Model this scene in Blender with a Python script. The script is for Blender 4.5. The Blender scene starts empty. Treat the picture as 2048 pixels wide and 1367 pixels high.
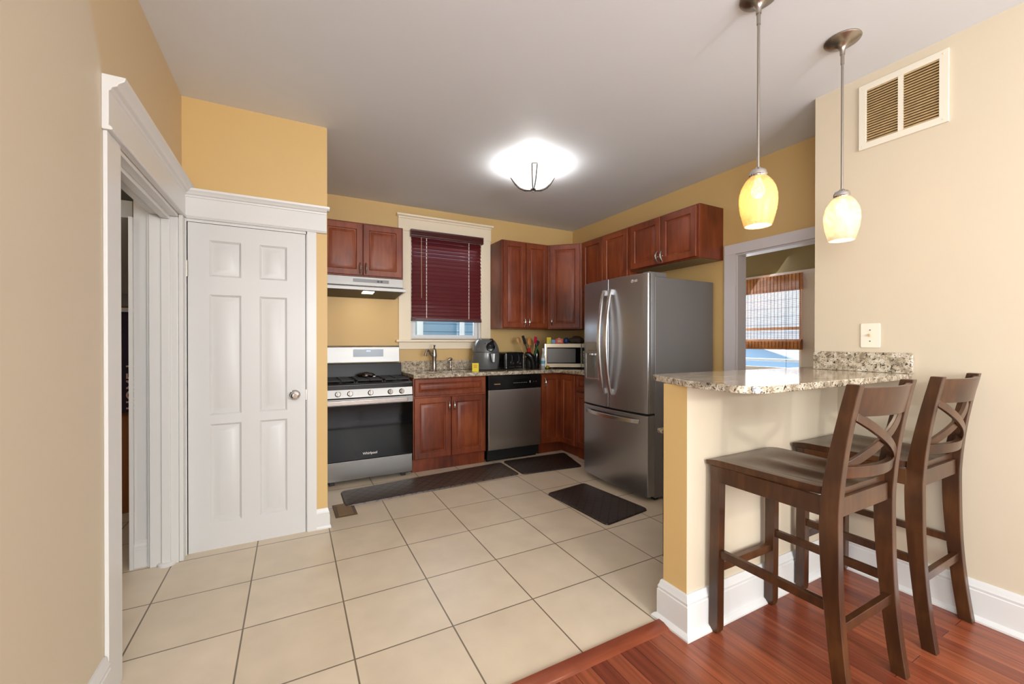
import bpy, bmesh, math, random
from mathutils import Vector, Matrix
random.seed(7)
PI = math.pi
SC = bpy.context.scene
COL = SC.collection

# ---------------------------------------------------------------- camera, world, exposure
CAM_H = 1.267
cam_d = bpy.data.cameras.new('camera')
cam = bpy.data.objects.new('camera', cam_d)
COL.objects.link(cam)
cam_d.sensor_width = 36
cam_d.lens = 820.8 * 36 / 2048
cam_d.shift_x = (1024 - 1018.1) / 2048
cam_d.shift_y = (686.9 - 683.5) / 2048
cam_d.clip_start = 0.02
_y, _p, _r = math.radians(27.806), math.radians(-0.236), math.radians(0.029)
_f = Vector((math.sin(_y) * math.cos(_p), math.cos(_y) * math.cos(_p), math.sin(_p)))
_rt = Vector((math.cos(_y), -math.sin(_y), 0))
_up = _rt.cross(_f)
_R = _rt * math.cos(_r) + _up * math.sin(_r)
_U = -_rt * math.sin(_r) + _up * math.cos(_r)
cam.matrix_world = Matrix(((_R.x, _U.x, -_f.x, 0), (_R.y, _U.y, -_f.y, 0), (_R.z, _U.z, -_f.z, CAM_H), (0, 0, 0, 1)))
SC.camera = cam

SC.view_settings.view_transform = 'Standard'
SC.view_settings.look = 'None'
SC.view_settings.gamma = 1
SC.view_settings.use_curve_mapping = False
SC.view_settings.exposure = 0.12

world = bpy.data.worlds.new('sky')
SC.world = world
world.use_nodes = True
wn = world.node_tree.nodes
wn['Background'].inputs[0].default_value = (0.80, 0.90, 1.0, 1)
wn['Background'].inputs[1].default_value = 4.5


def area_light(name, loc, target, sx, sy, power, color=(1, 1, 1)):
    d = bpy.data.lights.new(name, 'AREA')
    d.shape = 'RECTANGLE'
    d.size, d.size_y = sx, sy
    d.energy = power
    d.color = color
    o = bpy.data.objects.new(name, d)
    COL.objects.link(o)
    o.location = loc
    o.rotation_euler = (Vector(target) - Vector(loc)).to_track_quat('-Z', 'Y').to_euler()
    return o


# daylight entering through assumed, unseen dining room windows (behind the camera), the kitchen window and the sunroom window; one sunroom light is added fill
area_light('assumed_rear_daylight', (0.75, -3.25, 1.5), (0.9, 3, 1.25), 1.5, 1.7, 72, (0.985, 0.99, 1.0))
area_light('assumed_rear_daylight', (2.0, -3.25, 1.5), (1.4, 3, 1.25), 1.1, 1.7, 44, (0.985, 0.99, 1.0))
area_light('assumed_side_daylight', (-0.75, -0.9, 1.6), (2.5, 0.6, 1.2), 1.5, 1.6, 36, (0.985, 0.99, 1.0))
area_light('daylight_kitchen', (1.53, 4.62, 1.9), (1.5, 2.5, 0.8), 0.75, 1.0, 12, (0.85, 0.92, 1.0))
area_light('sunroom_daylight_fill', (4.75, 2.6, 1.6), (3.3, 1.8, 1.0), 1.2, 1.2, 30, (0.92, 0.96, 1.0))

area_light('sunroom_daylight_fill', (4.0, 4.5, 1.6), (3.9, 2.0, 1.3), 1.0, 1.2, 16, (0.95, 0.98, 1.0))  # added fill to lighten the window casing; no window stands here

# added unseen light in the dining room behind the camera: brightens the ceiling, throws the pendant rods' shadows on it
_d = bpy.data.lights.new('dining_fill', 'POINT'); _d.energy = 46; _d.color = (1.0, 0.985, 0.96); _d.shadow_soft_size = .04
_o = bpy.data.objects.new('dining_fill', _d); COL.objects.link(_o); _o.location = (1.2, -1.3, 1.55)

# ---------------------------------------------------------------- helpers


def box(bm, x0, x1, y0, y1, z0, z1):
    if x0 > x1: x0, x1 = x1, x0
    if y0 > y1: y0, y1 = y1, y0
    if z0 > z1: z0, z1 = z1, z0
    v = [bm.verts.new(c) for c in ((x0, y0, z0), (x1, y0, z0), (x1, y1, z0), (x0, y1, z0), (x0, y0, z1), (x1, y0, z1), (x1, y1, z1), (x0, y1, z1))]
    for f in ((0, 3, 2, 1), (4, 5, 6, 7), (0, 1, 5, 4), (1, 2, 6, 5), (2, 3, 7, 6), (3, 0, 4, 7)):
        bm.faces.new([v[i] for i in f])


def prism(bm, pts, a0, a1, axis='z'):
    """polygon pts (2D) extruded between a0 and a1 along axis"""
    def P(p, a):
        if axis == 'z': return (p[0], p[1], a)
        if axis == 'x': return (a, p[0], p[1])
        return (p[0], a, p[1])
    lo = [bm.verts.new(P(p, a0)) for p in pts]
    hi = [bm.verts.new(P(p, a1)) for p in pts]
    n = len(pts)
    bm.faces.new(lo[::-1]); bm.faces.new(hi)
    for i in range(n):
        j = (i + 1) % n
        bm.faces.new((lo[i], lo[j], hi[j], hi[i]))


def lathe(bm, prof, n=32, c=(0, 0, 0), close=False):
    rings = []
    for r, z in prof:
        if r < 1e-6:
            rings.append([bm.verts.new((c[0], c[1], c[2] + z))])
        else:
            rings.append([bm.verts.new((c[0] + r * math.cos(2 * PI * k / n), c[1] + r * math.sin(2 * PI * k / n), c[2] + z)) for k in range(n)])
    for a, b in zip(rings, rings[1:]):
        for k in range(n):
            j = (k + 1) % n
            if len(a) == 1 and len(b) == 1: continue
            if len(a) == 1: bm.faces.new((a[0], b[k], b[j]))
            elif len(b) == 1: bm.faces.new((a[k], a[j], b[0]))
            else: bm.faces.new((a[k], a[j], b[j], b[k]))


def tube(bm, pts, r, n=10, cap=True, rr=None):
    pts = [Vector(p) for p in pts]
    rings = []
    prev = None
    for i, p in enumerate(pts):
        t = (pts[min(i + 1, len(pts) - 1)] - pts[max(i - 1, 0)]).normalized()
        if prev is None:
            ref = Vector((0, 0, 1)) if abs(t.z) < .9 else Vector((1, 0, 0))
            u = t.cross(ref).normalized()
        else:
            u = (prev - t * prev.dot(t)).normalized()
        prev = u
        w = t.cross(u)
        q = rr[i] if rr else r
        rings.append([bm.verts.new(p + (u * math.cos(2 * PI * k / n) + w * math.sin(2 * PI * k / n)) * q) for k in range(n)])
    for a, b in zip(rings, rings[1:]):
        for k in range(n):
            j = (k + 1) % n
            bm.faces.new((a[k], a[j], b[j], b[k]))
    if cap:
        bm.faces.new(rings[0][::-1]); bm.faces.new(rings[-1])


def sweep(bm, pts, wv, hv):
    """rectangular bar through pts; wv, hv = half-size vectors (constant) of the section, or lists"""
    rings = []
    for i, p in enumerate(pts):
        p = Vector(p)
        w = Vector(wv[i] if isinstance(wv, list) else wv)
        h = Vector(hv[i] if isinstance(hv, list) else hv)
        rings.append([bm.verts.new(p + a * w + b * h) for a, b in ((-1, -1), (1, -1), (1, 1), (-1, 1))])
    for a, b in zip(rings, rings[1:]):
        for k in range(4):
            j = (k + 1) % 4
            bm.faces.new((a[k], a[j], b[j], b[k]))
    bm.faces.new(rings[0][::-1]); bm.faces.new(rings[-1])


def ringpanel(bm, x0, x1, z0, z1, y, prof):
    """concentric rectangles facing -Y. prof: list of (inset, dy) ; dy>0 goes into +Y"""
    rings = []
    for ins, dy in prof:
        a, b, c, d = x0 + ins, x1 - ins, z0 + ins, z1 - ins
        rings.append([bm.verts.new(q) for q in ((a, y + dy, c), (b, y + dy, c), (b, y + dy, d), (a, y + dy, d))])
    for r, s in zip(rings, rings[1:]):
        for k in range(4):
            j = (k + 1) % 4
            bm.faces.new((r[k], r[j], s[j], s[k]))
    bm.faces.new(rings[-1])


def frame(bm, x0, x1, z0, z1, y0, y1, a, b=None, c=None, d=None):
    """picture-frame ring in the XZ plane; a,b,c,d = left,right,bottom,top widths"""
    b = a if b is None else b; c = a if c is None else c; d = a if d is None else d
    O = [(x0, z0), (x1, z0), (x1, z1), (x0, z1)]; I = [(x0 + a, z0 + c), (x1 - b, z0 + c), (x1 - b, z1 - d), (x0 + a, z1 - d)]
    V = {}
    for n, P in (('o', O), ('i', I)):
        for y in (y0, y1): V[n, y] = [bm.verts.new((p[0], y, p[1])) for p in P]
    for k in range(4):
        j = (k + 1) % 4
        for y in (y0, y1): bm.faces.new((V['o', y][k], V['o', y][j], V['i', y][j], V['i', y][k]))
        bm.faces.new((V['o', y0][k], V['o', y1][k], V['o', y1][j], V['o', y0][j]))
        bm.faces.new((V['i', y0][k], V['i', y0][j], V['i', y1][j], V['i', y1][k]))


def base_path(bm, path, h=.178, t=.02, q=.018):
    """skirting swept along wall-face points, mitred; sticks out to the RIGHT of the walking direction"""
    prof = [(0, 0), (t + q, 0), (t + q, .008), (t + q * .5, .02), (t, .024), (t, h - .045), (t - .004, h - .042), (t - .002, h - .03), (t - .008, h - .018), (t - .010, h - .006), (t - .014, h), (0, h)]
    P = [Vector(p) for p in path]
    rings = []
    for i, p in enumerate(P):
        ns = []
        for a, b in ((i - 1, i), (i, i + 1)):
            if 0 <= a and b < len(P):
                d = (P[b] - P[a]).normalized(); ns.append(Vector((d.y, -d.x)))
        m = sum(ns, Vector((0, 0))); m = m / (m.dot(ns[0]))
        rings.append([bm.verts.new((p.x + m.x * o, p.y + m.y * o, z)) for o, z in prof])
    n = len(prof)
    for a, b in zip(rings, rings[1:]):
        for k in range(n): bm.faces.new((a[k], a[(k + 1) % n], b[(k + 1) % n], b[k]))
    bm.faces.new(rings[0][::-1]); bm.faces.new(rings[-1])


def new_bm():
    return bmesh.new()


def obj(name, bm, mat, parent=None, bevel=0.0, smooth=40, loc=None, seg=2, label=None):
    bmesh.ops.recalc_face_normals(bm, faces=bm.faces)
    me = bpy.data.meshes.new(name)
    bm.to_mesh(me); bm.free()
    o = bpy.data.objects.new(name, me)
    COL.objects.link(o)
    if isinstance(mat, (list, tuple)):
        for m in mat: me.materials.append(m)
    else:
        me.materials.append(mat)
    if smooth:
        for p in me.polygons: p.use_smooth = True
        me.set_sharp_from_angle(angle=math.radians(smooth))
    if bevel:
        m = o.modifiers.new('bevel', 'BEVEL')
        m.width = bevel; m.segments = seg; m.limit_method = 'ANGLE'; m.angle_limit = math.radians(35)
        m.harden_normals = True
    if parent: o.parent = parent
    if loc: o.location = loc
    if label: o['label'] = label
    return o


def bxo(name, b, mat, parent=None, bevel=0.0, label=None):
    bm = new_bm()
    for q in (b if isinstance(b, list) else [b]): box(bm, *q)
    return obj(name, bm, mat, parent, bevel, label=label)


def thing(name, label, cat, loc=(0, 0, 0), rotz=0.0, group=None):
    o = bpy.data.objects.new(name, None)
    COL.objects.link(o)
    o.location = loc; o.rotation_euler = (0, 0, rotz)
    o.empty_display_size = 0.1
    o['label'] = label; o['category'] = cat
    if group: o['group'] = group
    return o


def tag(o, label, cat, group=None):
    o['label'] = label; o['category'] = cat
    if group: o['group'] = group
    return o


def struct(o):
    o['kind'] = 'structure'
    return o


def sthing(name, loc=(0, 0, 0), rotz=0.0, label=None):
    o = bpy.data.objects.new(name, None)
    COL.objects.link(o)
    o.location = loc; o.rotation_euler = (0, 0, rotz)
    o['kind'] = 'structure'
    if label: o['label'] = label
    return o


def text(name, s, size, mat, parent, loc, rot=(PI / 2, 0, 0), depth=0.0006, align='CENTER', bold=0.0, shear=0.0):
    cu = bpy.data.curves.new(name, 'FONT')
    cu.body = s; cu.size = size; cu.extrude = depth; cu.align_x = align; cu.align_y = 'CENTER'
    cu.offset = bold; cu.shear = shear
    t = bpy.data.objects.new(name + '_tmp', cu)
    COL.objects.link(t)
    dg = bpy.context.evaluated_depsgraph_get()
    me = bpy.data.meshes.new_from_object(t.evaluated_get(dg))
    bpy.data.objects.remove(t)
    o = bpy.data.objects.new(name, me)
    COL.objects.link(o)
    me.materials.clear(); me.materials.append(mat)
    o.location = loc; o.rotation_euler = rot
    if parent: o.parent = parent
    return o


# ---------------------------------------------------------------- materials
MC = {}


def lin(c):
    return tuple(((x / 255) / 12.92 if x / 255 <= .04045 else ((x / 255 + .055) / 1.055) ** 2.4) for x in c)


def mat(name, rgb, rough=.5, metal=0.0, spec=.5, bump=0.0, bscale=60, vary=0.0, vscale=6, emis=None, estr=0, coat=0.0, trans=0.0, alpha=1.0):
    if name in MC: return MC[name]
    m = bpy.data.materials.new(name)
    m.use_nodes = True
    nt = m.node_tree; N = nt.nodes; L = nt.links
    b = N['Principled BSDF']
    c = lin(rgb) + (1,)
    b.inputs['Base Color'].default_value = c
    b.inputs['Roughness'].default_value = rough
    b.inputs['Metallic'].default_value = metal
    b.inputs['Specular IOR Level'].default_value = spec
    b.inputs['Coat Weight'].default_value = coat
    b.inputs['Coat Roughness'].default_value = .08
    b.inputs['Transmission Weight'].default_value = trans
    b.inputs['Alpha'].default_value = alpha
    if emis:
        b.inputs['Emission Color'].default_value = lin(emis) + (1,)
        b.inputs['Emission Strength'].default_value = estr
    tc = N.new('ShaderNodeTexCoord')
    # every surface gets a little procedural variation
    nz = N.new('ShaderNodeTexNoise'); nz.inputs['Scale'].default_value = vscale; nz.inputs['Detail'].default_value = 4
    L.new(tc.outputs['Object'], nz.inputs['Vector'])
    v = max(vary, .015)
    mx = N.new('ShaderNodeMix'); mx.data_type = 'RGBA'
    mx.inputs[6].default_value = tuple(x * (1 - v) for x in c[:3]) + (1,)
    mx.inputs[7].default_value = tuple(min(1, x * (1 + v)) for x in c[:3]) + (1,)
    L.new(nz.outputs['Fac'], mx.inputs[0]); L.new(mx.outputs[2], b.inputs['Base Color'])
    if bump:
        n2 = N.new('ShaderNodeTexNoise'); n2.inputs['Scale'].default_value = bscale; n2.inputs['Detail'].default_value = 3
        L.new(tc.outputs['Object'], n2.inputs['Vector'])
        bp = N.new('ShaderNodeBump'); bp.inputs['Strength'].default_value = bump; bp.inputs['Distance'].default_value = .002
        L.new(n2.outputs['Fac'], bp.inputs['Height']); L.new(bp.outputs[0], b.inputs['Normal'])
    MC[name] = m
    return m


def ramp(N, stops):
    r = N.new('ShaderNodeValToRGB')
    e = r.color_ramp.elements
    while len(e) < len(stops): e.new(.5)
    for k, (p, c) in enumerate(stops):
        e[k].position = p; e[k].color = lin(c) + (1,)
    return r


def wood(name, dark, mid, light, rough=.35, scale=(14, 14, 1.6), coat=.25, blotch=2.2, fine=.35):
    m = bpy.data.materials.new(name); m.use_nodes = True
    nt = m.node_tree; N = nt.nodes; L = nt.links; b = N['Principled BSDF']
    tc = N.new('ShaderNodeTexCoord')
    oi = N.new('ShaderNodeObjectInfo')
    ad = N.new('ShaderNodeVectorMath'); ad.operation = 'ADD'
    sc = N.new('ShaderNodeVectorMath'); sc.operation = 'SCALE'; sc.inputs[3].default_value = 7
    cb = N.new('ShaderNodeCombineXYZ')
    for k in range(3): L.new(oi.outputs['Random'], cb.inputs[k])
    L.new(cb.outputs[0], sc.inputs[0]); L.new(tc.outputs['Object'], ad.inputs[0]); L.new(sc.outputs[0], ad.inputs[1])
    mp = N.new('ShaderNodeMapping'); mp.inputs['Scale'].default_value = scale
    L.new(ad.outputs[0], mp.inputs['Vector'])
    n1 = N.new('ShaderNodeTexNoise'); n1.inputs['Scale'].default_value = 2.5; n1.inputs['Detail'].default_value = 6; n1.inputs['Distortion'].default_value = .6
    L.new(mp.outputs[0], n1.inputs['Vector'])
    n2 = N.new('ShaderNodeTexNoise'); n2.inputs['Scale'].default_value = blotch; n2.inputs['Detail'].default_value = 3
    L.new(ad.outputs[0], n2.inputs['Vector'])
    mx = N.new('ShaderNodeMix'); mx.inputs[0].default_value = fine
    L.new(n2.outputs['Fac'], mx.inputs[2]); L.new(n1.outputs['Fac'], mx.inputs[3])
    r = ramp(N, [(.3, dark), (.5, mid), (.72, light)])
    L.new(mx.outputs[0], r.inputs[0]); L.new(r.outputs[0], b.inputs['Base Color'])
    b.inputs['Roughness'].default_value = rough
    b.inputs['Coat Weight'].default_value = coat; b.inputs['Coat Roughness'].default_value = .15
    bp = N.new('ShaderNodeBump'); bp.inputs['Strength'].default_value = .08; bp.inputs['Distance'].default_value = .001
    L.new(n1.outputs['Fac'], bp.inputs['Height']); L.new(bp.outputs[0], b.inputs['Normal'])
    MC[name] = m
    return m


def granite():
    m = bpy.data.materials.new('granite'); m.use_nodes = True
    nt = m.node_tree; N = nt.nodes; L = nt.links; b = N['Principled BSDF']
    tc = N.new('ShaderNodeTexCoord')
    n0 = N.new('ShaderNodeTexNoise'); n0.inputs['Scale'].default_value = 26; n0.inputs['Detail'].default_value = 5; n0.inputs['Roughness'].default_value = .6
    L.new(tc.outputs['Object'], n0.inputs['Vector'])
    base = ramp(N, [(.36, (140, 126, 106)), (.5, (190, 176, 152)), (.62, (216, 206, 188))])
    L.new(n0.outputs['Fac'], base.inputs[0])
    mp = N.new('ShaderNodeMapping'); mp.inputs['Scale'].default_value = (1, 1, 1.0); mp.inputs['Rotation'].default_value = (.6, .5, .7)
    L.new(tc.outputs['Object'], mp.inputs['Vector'])
    n1 = N.new('ShaderNodeTexNoise'); n1.inputs['Scale'].default_value = 75; n1.inputs['Detail'].default_value = 4; n1.inputs['Roughness'].default_value = .65; n1.inputs['Distortion'].default_value = .8
    L.new(mp.outputs[0], n1.inputs['Vector'])
    k1 = ramp(N, [(.565, (0, 0, 0)), (.60, (255, 255, 255))])
    L.new(n1.outputs['Fac'], k1.inputs[0])
    n3 = N.new('ShaderNodeTexNoise'); n3.inputs['Scale'].default_value = 140; n3.inputs['Detail'].default_value = 2
    L.new(tc.outputs['Object'], n3.inputs['Vector'])
    k3 = ramp(N, [(.60, (0, 0, 0)), (.64, (255, 255, 255))])
    L.new(n3.outputs['Fac'], k3.inputs[0])
    m1 = N.new('ShaderNodeMix'); m1.data_type = 'RGBA'; m1.inputs[7].default_value = lin((62, 55, 50)) + (1,)
    L.new(k1.outputs[0], m1.inputs[0]); L.new(base.outputs[0], m1.inputs[6])
    m2 = N.new('ShaderNodeMix'); m2.data_type = 'RGBA'; m2.inputs[7].default_value = lin((128, 112, 92)) + (1,)
    L.new(k3.outputs[0], m2.inputs[0]); L.new(m1.outputs[2], m2.inputs[6])
    L.new(m2.outputs[2], b.inputs['Base Color'])
    b.inputs['Roughness'].default_value = .12
    b.inputs['Coat Weight'].default_value = .3; b.inputs['Coat Roughness'].default_value = .05
    MC['granite'] = m
    return m


def brickmat(name, c1, c2, grout, w, h, mortar, origin, rough=.3, offset=0.0, noise=0.0, nscale=(3, 3, 3), rot=0, bumpd=.002, spec=.5, smoothm=.1):
    m = bpy.data.materials.new(name); m.use_nodes = True
    nt = m.node_tree; N = nt.nodes; L = nt.links; b = N['Principled BSDF']
    ge = N.new('ShaderNodeNewGeometry')
    mp = N.new('ShaderNodeMapping'); mp.vector_type = 'POINT'
    mp.inputs['Rotation'].default_value = (0, 0, rot)
    sub = N.new('ShaderNodeVectorMath'); sub.operation = 'SUBTRACT'; sub.inputs[1].default_value = (origin[0], origin[1], 0)
    L.new(ge.outputs['Position'], sub.inputs[0]); L.new(sub.outputs[0], mp.inputs['Vector'])
    br = N.new('ShaderNodeTexBrick')
    br.offset = offset; br.squash = 1
    br.inputs['Scale'].default_value = 1
    br.inputs['Brick Width'].default_value = w; br.inputs['Row Height'].default_value = h
    br.inputs['Mortar Size'].default_value = mortar; br.inputs['Mortar Smooth'].default_value = smoothm
    br.inputs['Color1'].default_value = lin(c1) + (1,); br.inputs['Color2'].default_value = lin(c2) + (1,)
    br.inputs['Mortar'].default_value = lin(grout) + (1,)
    L.new(mp.outputs[0], br.inputs['Vector'])
    nm = N.new('ShaderNodeMapping'); nm.inputs['Scale'].default_value = nscale
    L.new(ge.outputs['Position'], nm.inputs['Vector'])
    nz = N.new('ShaderNodeTexNoise'); nz.inputs['Scale'].default_value = 1; nz.inputs['Detail'].default_value = 6
    L.new(nm.outputs[0], nz.inputs['Vector'])
    r = N.new('ShaderNodeMapRange'); r.inputs['To Min'].default_value = 1 - noise; r.inputs['To Max'].default_value = 1 + noise
    r.inputs['From Min'].default_value = .3; r.inputs['From Max'].default_value = .7
    L.new(nz.outputs['Fac'], r.inputs[0])
    mx = N.new('ShaderNodeVectorMath'); mx.operation = 'SCALE'
    L.new(br.outputs['Color'], mx.inputs[0]); L.new(r.outputs[0], mx.inputs[3])
    L.new(mx.outputs[0], b.inputs['Base Color'])
    b.inputs['Roughness'].default_value = rough
    b.inputs['Specular IOR Level'].default_value = spec
    bp = N.new('ShaderNodeBump'); bp.invert = True; bp.inputs['Strength'].default_value = .5; bp.inputs['Distance'].default_value = bumpd
    L.new(br.outputs['Fac'], bp.inputs['Height']); L.new(bp.outputs[0], b.inputs['Normal'])
    MC[name] = m
    return m


def steel(name, rgb, rough=.28, streak=60, axis='x', contrast=.08):
    """brushed stainless steel, grain along one local axis"""
    m = bpy.data.materials.new(name); m.use_nodes = True
    nt = m.node_tree; N = nt.nodes; L = nt.links; b = N['Principled BSDF']
    tc = N.new('ShaderNodeTexCoord')
    mp = N.new('ShaderNodeMapping')
    s = {'x': (1.5, 300, 300), 'y': (300, 1.5, 300), 'z': (300, 300, 1.5)}[axis]
    mp.inputs['Scale'].default_value = s
    L.new(tc.outputs['Object'], mp.inputs['Vector'])
    nz = N.new('ShaderNodeTexNoise'); nz.inputs['Scale'].default_value = 1; nz.inputs['Detail'].default_value = 3
    L.new(mp.outputs[0], nz.inputs['Vector'])
    r = N.new('ShaderNodeMapRange'); r.inputs['To Min'].default_value = rough - .06; r.inputs['To Max'].default_value = rough + .08
    L.new(nz.outputs['Fac'], r.inputs[0]); L.new(r.outputs[0], b.inputs['Roughness'])
    b.inputs['Base Color'].default_value = lin(rgb) + (1,)
    b.inputs['Metallic'].default_value = 1
    b.inputs['Anisotropic'].default_value = .7
    bp = N.new('ShaderNodeBump'); bp.inputs['Strength'].default_value = contrast * .12; bp.inputs['Distance'].default_value = .0003
    L.new(nz.outputs['Fac'], bp.inputs['Height']); L.new(bp.outputs[0], b.inputs['Normal'])
    MC[name] = m
    return m


TILE_O = (-0.610, 2.974)
M_tile = brickmat('floor_tile', (220, 204, 180), (215, 198, 173), (122, 108, 90), .414, .414, .0035, (TILE_O[0] - 4.14, TILE_O[1] - 8.28), rough=.33, noise=.06, nscale=(5, 5, 5), bumpd=.0015)
M_plank = brickmat('wood_plank', (148, 80, 52), (114, 54, 36), (78, 36, 24), 1.05, .076, .0012, (-3, -6), rough=.24, offset=.37, noise=.28, nscale=(45, 2.5, 2), rot=PI / 2, bumpd=.0008)
M_cream = mat('cream_paint', (208, 194, 170), .55, vary=.012, bump=.05, bscale=90)
M_yellow = mat('yellow_paint', (210, 176, 116), .5, vary=.02, bump=.05, bscale=90)
M_ceil = mat('ceiling_paint', (221, 224, 228), .6, vary=.01, bump=.05, bscale=50)
M_white = mat('white_trim_paint', (218, 217, 214), .32, vary=.01, bump=.04, bscale=40)
M_door = mat('door_paint', (212, 211, 209), .38, vary=.01, bump=.05, bscale=70)
M_wtrim = mat('window_trim_paint', (238, 224, 198), .4, vary=.015)
M_gray_trim = mat('grey_trim_paint', (214, 208, 210), .4, vary=.01)
M_cab = wood('mahogany', (74, 29, 12), (119, 51, 22), (154, 80, 38), rough=.42, coat=0.0)
M_cabdark = mat('cabinet_inside', (70, 52, 34), .6)
M_stool = wood('walnut', (38, 20, 9), (64, 36, 17), (92, 57, 28), rough=.3, scale=(18, 18, 2), coat=.18, blotch=5)
M_granite = granite()
M_steel = steel('stainless_horizontal', (196, 192, 188), .26, axis='x')
M_steelv = steel('stainless_vertical', (186, 180, 174), .30, axis='z')
M_steelf = steel('fridge_steel', (172, 173, 178), .30, axis='y')
M_steell = steel('bright_steel', (158, 156, 153), .42, axis='x')
M_fside = mat('fridge_side_grey', (122, 118, 116), .42, metal=.35)
M_handle = mat('satin_handle', (206, 204, 202), .25, metal=1)
M_nickel = mat('brushed_nickel', (168, 160, 150), .28, metal=1)
M_chrome = mat('chrome', (210, 208, 205), .12, metal=1)
M_brass = mat('brass_pull', (196, 168, 130), .25, metal=1)
M_black = mat('black_enamel', (14, 14, 15), .22)
M_blackm = mat('black_matte', (20, 19, 19), .5)
M_iron = mat('cast_iron', (26, 25, 25), .55, bump=.2, bscale=300)
M_glassblk = mat('oven_glass', (8, 8, 9), .05, spec=.22)
M_grayplast = mat('grey_plastic', (96, 98, 99), .25, coat=.3)
M_darkplast = mat('dark_plastic', (22, 22, 24), .2)
M_burg = mat('burgundy_slat', (96, 32, 34), .35, vary=.05)
M_burgl = mat('burgundy_valance', (72, 26, 24), .3)
M_cord = mat('white_cord', (226, 220, 210), .6)
M_mat = mat('mat_brown', (44, 34, 30), .45, bump=.3, bscale=180)


def pane_mat():
    m = bpy.data.materials.new('window_glass'); m.use_nodes = True
    nt = m.node_tree; N = nt.nodes; L = nt.links
    for n in list(N):
        if n.type != 'OUTPUT_MATERIAL': N.remove(n)
    out = [n for n in N if n.type == 'OUTPUT_MATERIAL'][0]
    t = N.new('ShaderNodeBsdfTransparent'); t.inputs[0].default_value = (.94, .96, .97, 1)
    g = N.new('ShaderNodeBsdfGlossy'); g.inputs['Roughness'].default_value = .03
    fr = N.new('ShaderNodeFresnel'); fr.inputs[0].default_value = 1.45
    mx = N.new('ShaderNodeMixShader')
    L.new(fr.outputs[0], mx.inputs[0]); L.new(t.outputs[0], mx.inputs[1]); L.new(g.outputs[0], mx.inputs[2])
    L.new(mx.outputs[0], out.inputs[0])
    return m


M_pane = pane_mat()


def shade_mat(name, col, clear, speck=False):
    """glowing art glass: diffuse + translucent + a clear share that lets the bulb light through"""
    m = bpy.data.materials.new(name); m.use_nodes = True
    nt = m.node_tree; N = nt.nodes; L = nt.links
    for n in list(N):
        if n.type != 'OUTPUT_MATERIAL': N.remove(n)
    out = [n for n in N if n.type == 'OUTPUT_MATERIAL'][0]
    c = lin(col) + (1,)
    tr = N.new('ShaderNodeBsdfTranslucent'); tr.inputs[0].default_value = tuple(x * (.10 if speck else .22) for x in c[:3]) + (1,)
    df = N.new('ShaderNodeBsdfPrincipled'); df.inputs['Base Color'].default_value = c; df.inputs['Roughness'].default_value = .15
    a = N.new('ShaderNodeMixShader'); a.inputs[0].default_value = .35
    L.new(tr.outputs[0], a.inputs[1]); L.new(df.outputs[0], a.inputs[2])
    tp = N.new('ShaderNodeBsdfTransparent'); tp.inputs[0].default_value = c
    b = N.new('ShaderNodeMixShader')
    L.new(a.outputs[0], b.inputs[1]); L.new(tp.outputs[0], b.inputs[2])
    tc = N.new('ShaderNodeTexCoord')
    nz = N.new('ShaderNodeTexNoise'); nz.inputs['Scale'].default_value = 170 if speck else 40; nz.inputs['Detail'].default_value = 2
    L.new(tc.outputs['Object'], nz.inputs['Vector'])
    r = N.new('ShaderNodeMapRange'); r.inputs['From Min'].default_value = .45; r.inputs['From Max'].default_value = .65
    r.inputs['To Min'].default_value = clear * .7; r.inputs['To Max'].default_value = min(1, clear * 1.5)
    L.new(nz.outputs['Fac'], r.inputs[0]); L.new(r.outputs[0], b.inputs[0])
    L.new(b.outputs[0], out.inputs[0])
    MC[name] = m
    return m


# ================================================================ SETTING
CZ = 2.724
XL, XR, XC = -0.58, 3.275, 2.775       # left wall, kitchen right wall, dining right wall
YB, YCL, YE = 4.41, 3.06, 1.325        # back wall, closet wall, end of the dining right wall
XCL = 0.21                             # closet block right side

# floors
struct(bxo('floor', (XL - 2.2, 5.2, YE - .03, 5.2, -.1, 0), M_tile))
struct(bxo('floor', (XL - .2, XC + .15, -3.4, YE - .031, -.1, 0.0), M_plank))
bm = new_bm()
prism(bm, [(1.262, 0), (1.272, .007), (1.300, .012), (1.326, .012), (1.332, .004), (1.332, 0)], XL, 1.49, 'x')
struct(obj('trim_1', bm, wood('threshold_wood', (98, 44, 28), (124, 60, 38), (148, 78, 50), rough=.26, scale=(2, 14, 14))))
struct(bxo('ceiling', (XL - 2.2, 5.2, -3.4, 5.2, CZ, CZ + .12), M_ceil))


def leftwall_mat():
    """cream wall whose kitchen end turns yellow-tan beyond a slanting line"""
    m = M_cream.copy(); m.name = 'left_wall_paint'
    nt = m.node_tree; N = nt.nodes; L = nt.links; b = N['Principled BSDF']
    ge = N.new('ShaderNodeNewGeometry'); sx = N.new('ShaderNodeSeparateXYZ')
    L.new(ge.outputs['Position'], sx.inputs[0])
    a = N.new('ShaderNodeMath'); a.operation = 'MULTIPLY_ADD'; a.inputs[1].default_value = .62; a.inputs[2].default_value = -(1.92 + .62 * 2.15)
    L.new(sx.outputs[2], a.inputs[0])
    s = N.new('ShaderNodeMath'); s.operation = 'ADD'
    L.new(a.outputs[0], s.inputs[0]); L.new(sx.outputs[1], s.inputs[1])
    r = N.new('ShaderNodeMapRange'); r.inputs['From Min'].default_value = 0; r.inputs['From Max'].default_value = .05
    L.new(s.outputs[0], r.inputs[0])
    mx = N.new('ShaderNodeMix'); mx.data_type = 'RGBA'
    src = b.inputs['Base Color'].links[0].from_socket
    L.new(r.outputs[0], mx.inputs[0]); L.new(src, mx.inputs[6]); mx.inputs[7].default_value = lin((208, 184, 146)) + (1,)
    L.new(mx.outputs[2], b.inputs['Base Color'])
    return m


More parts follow.
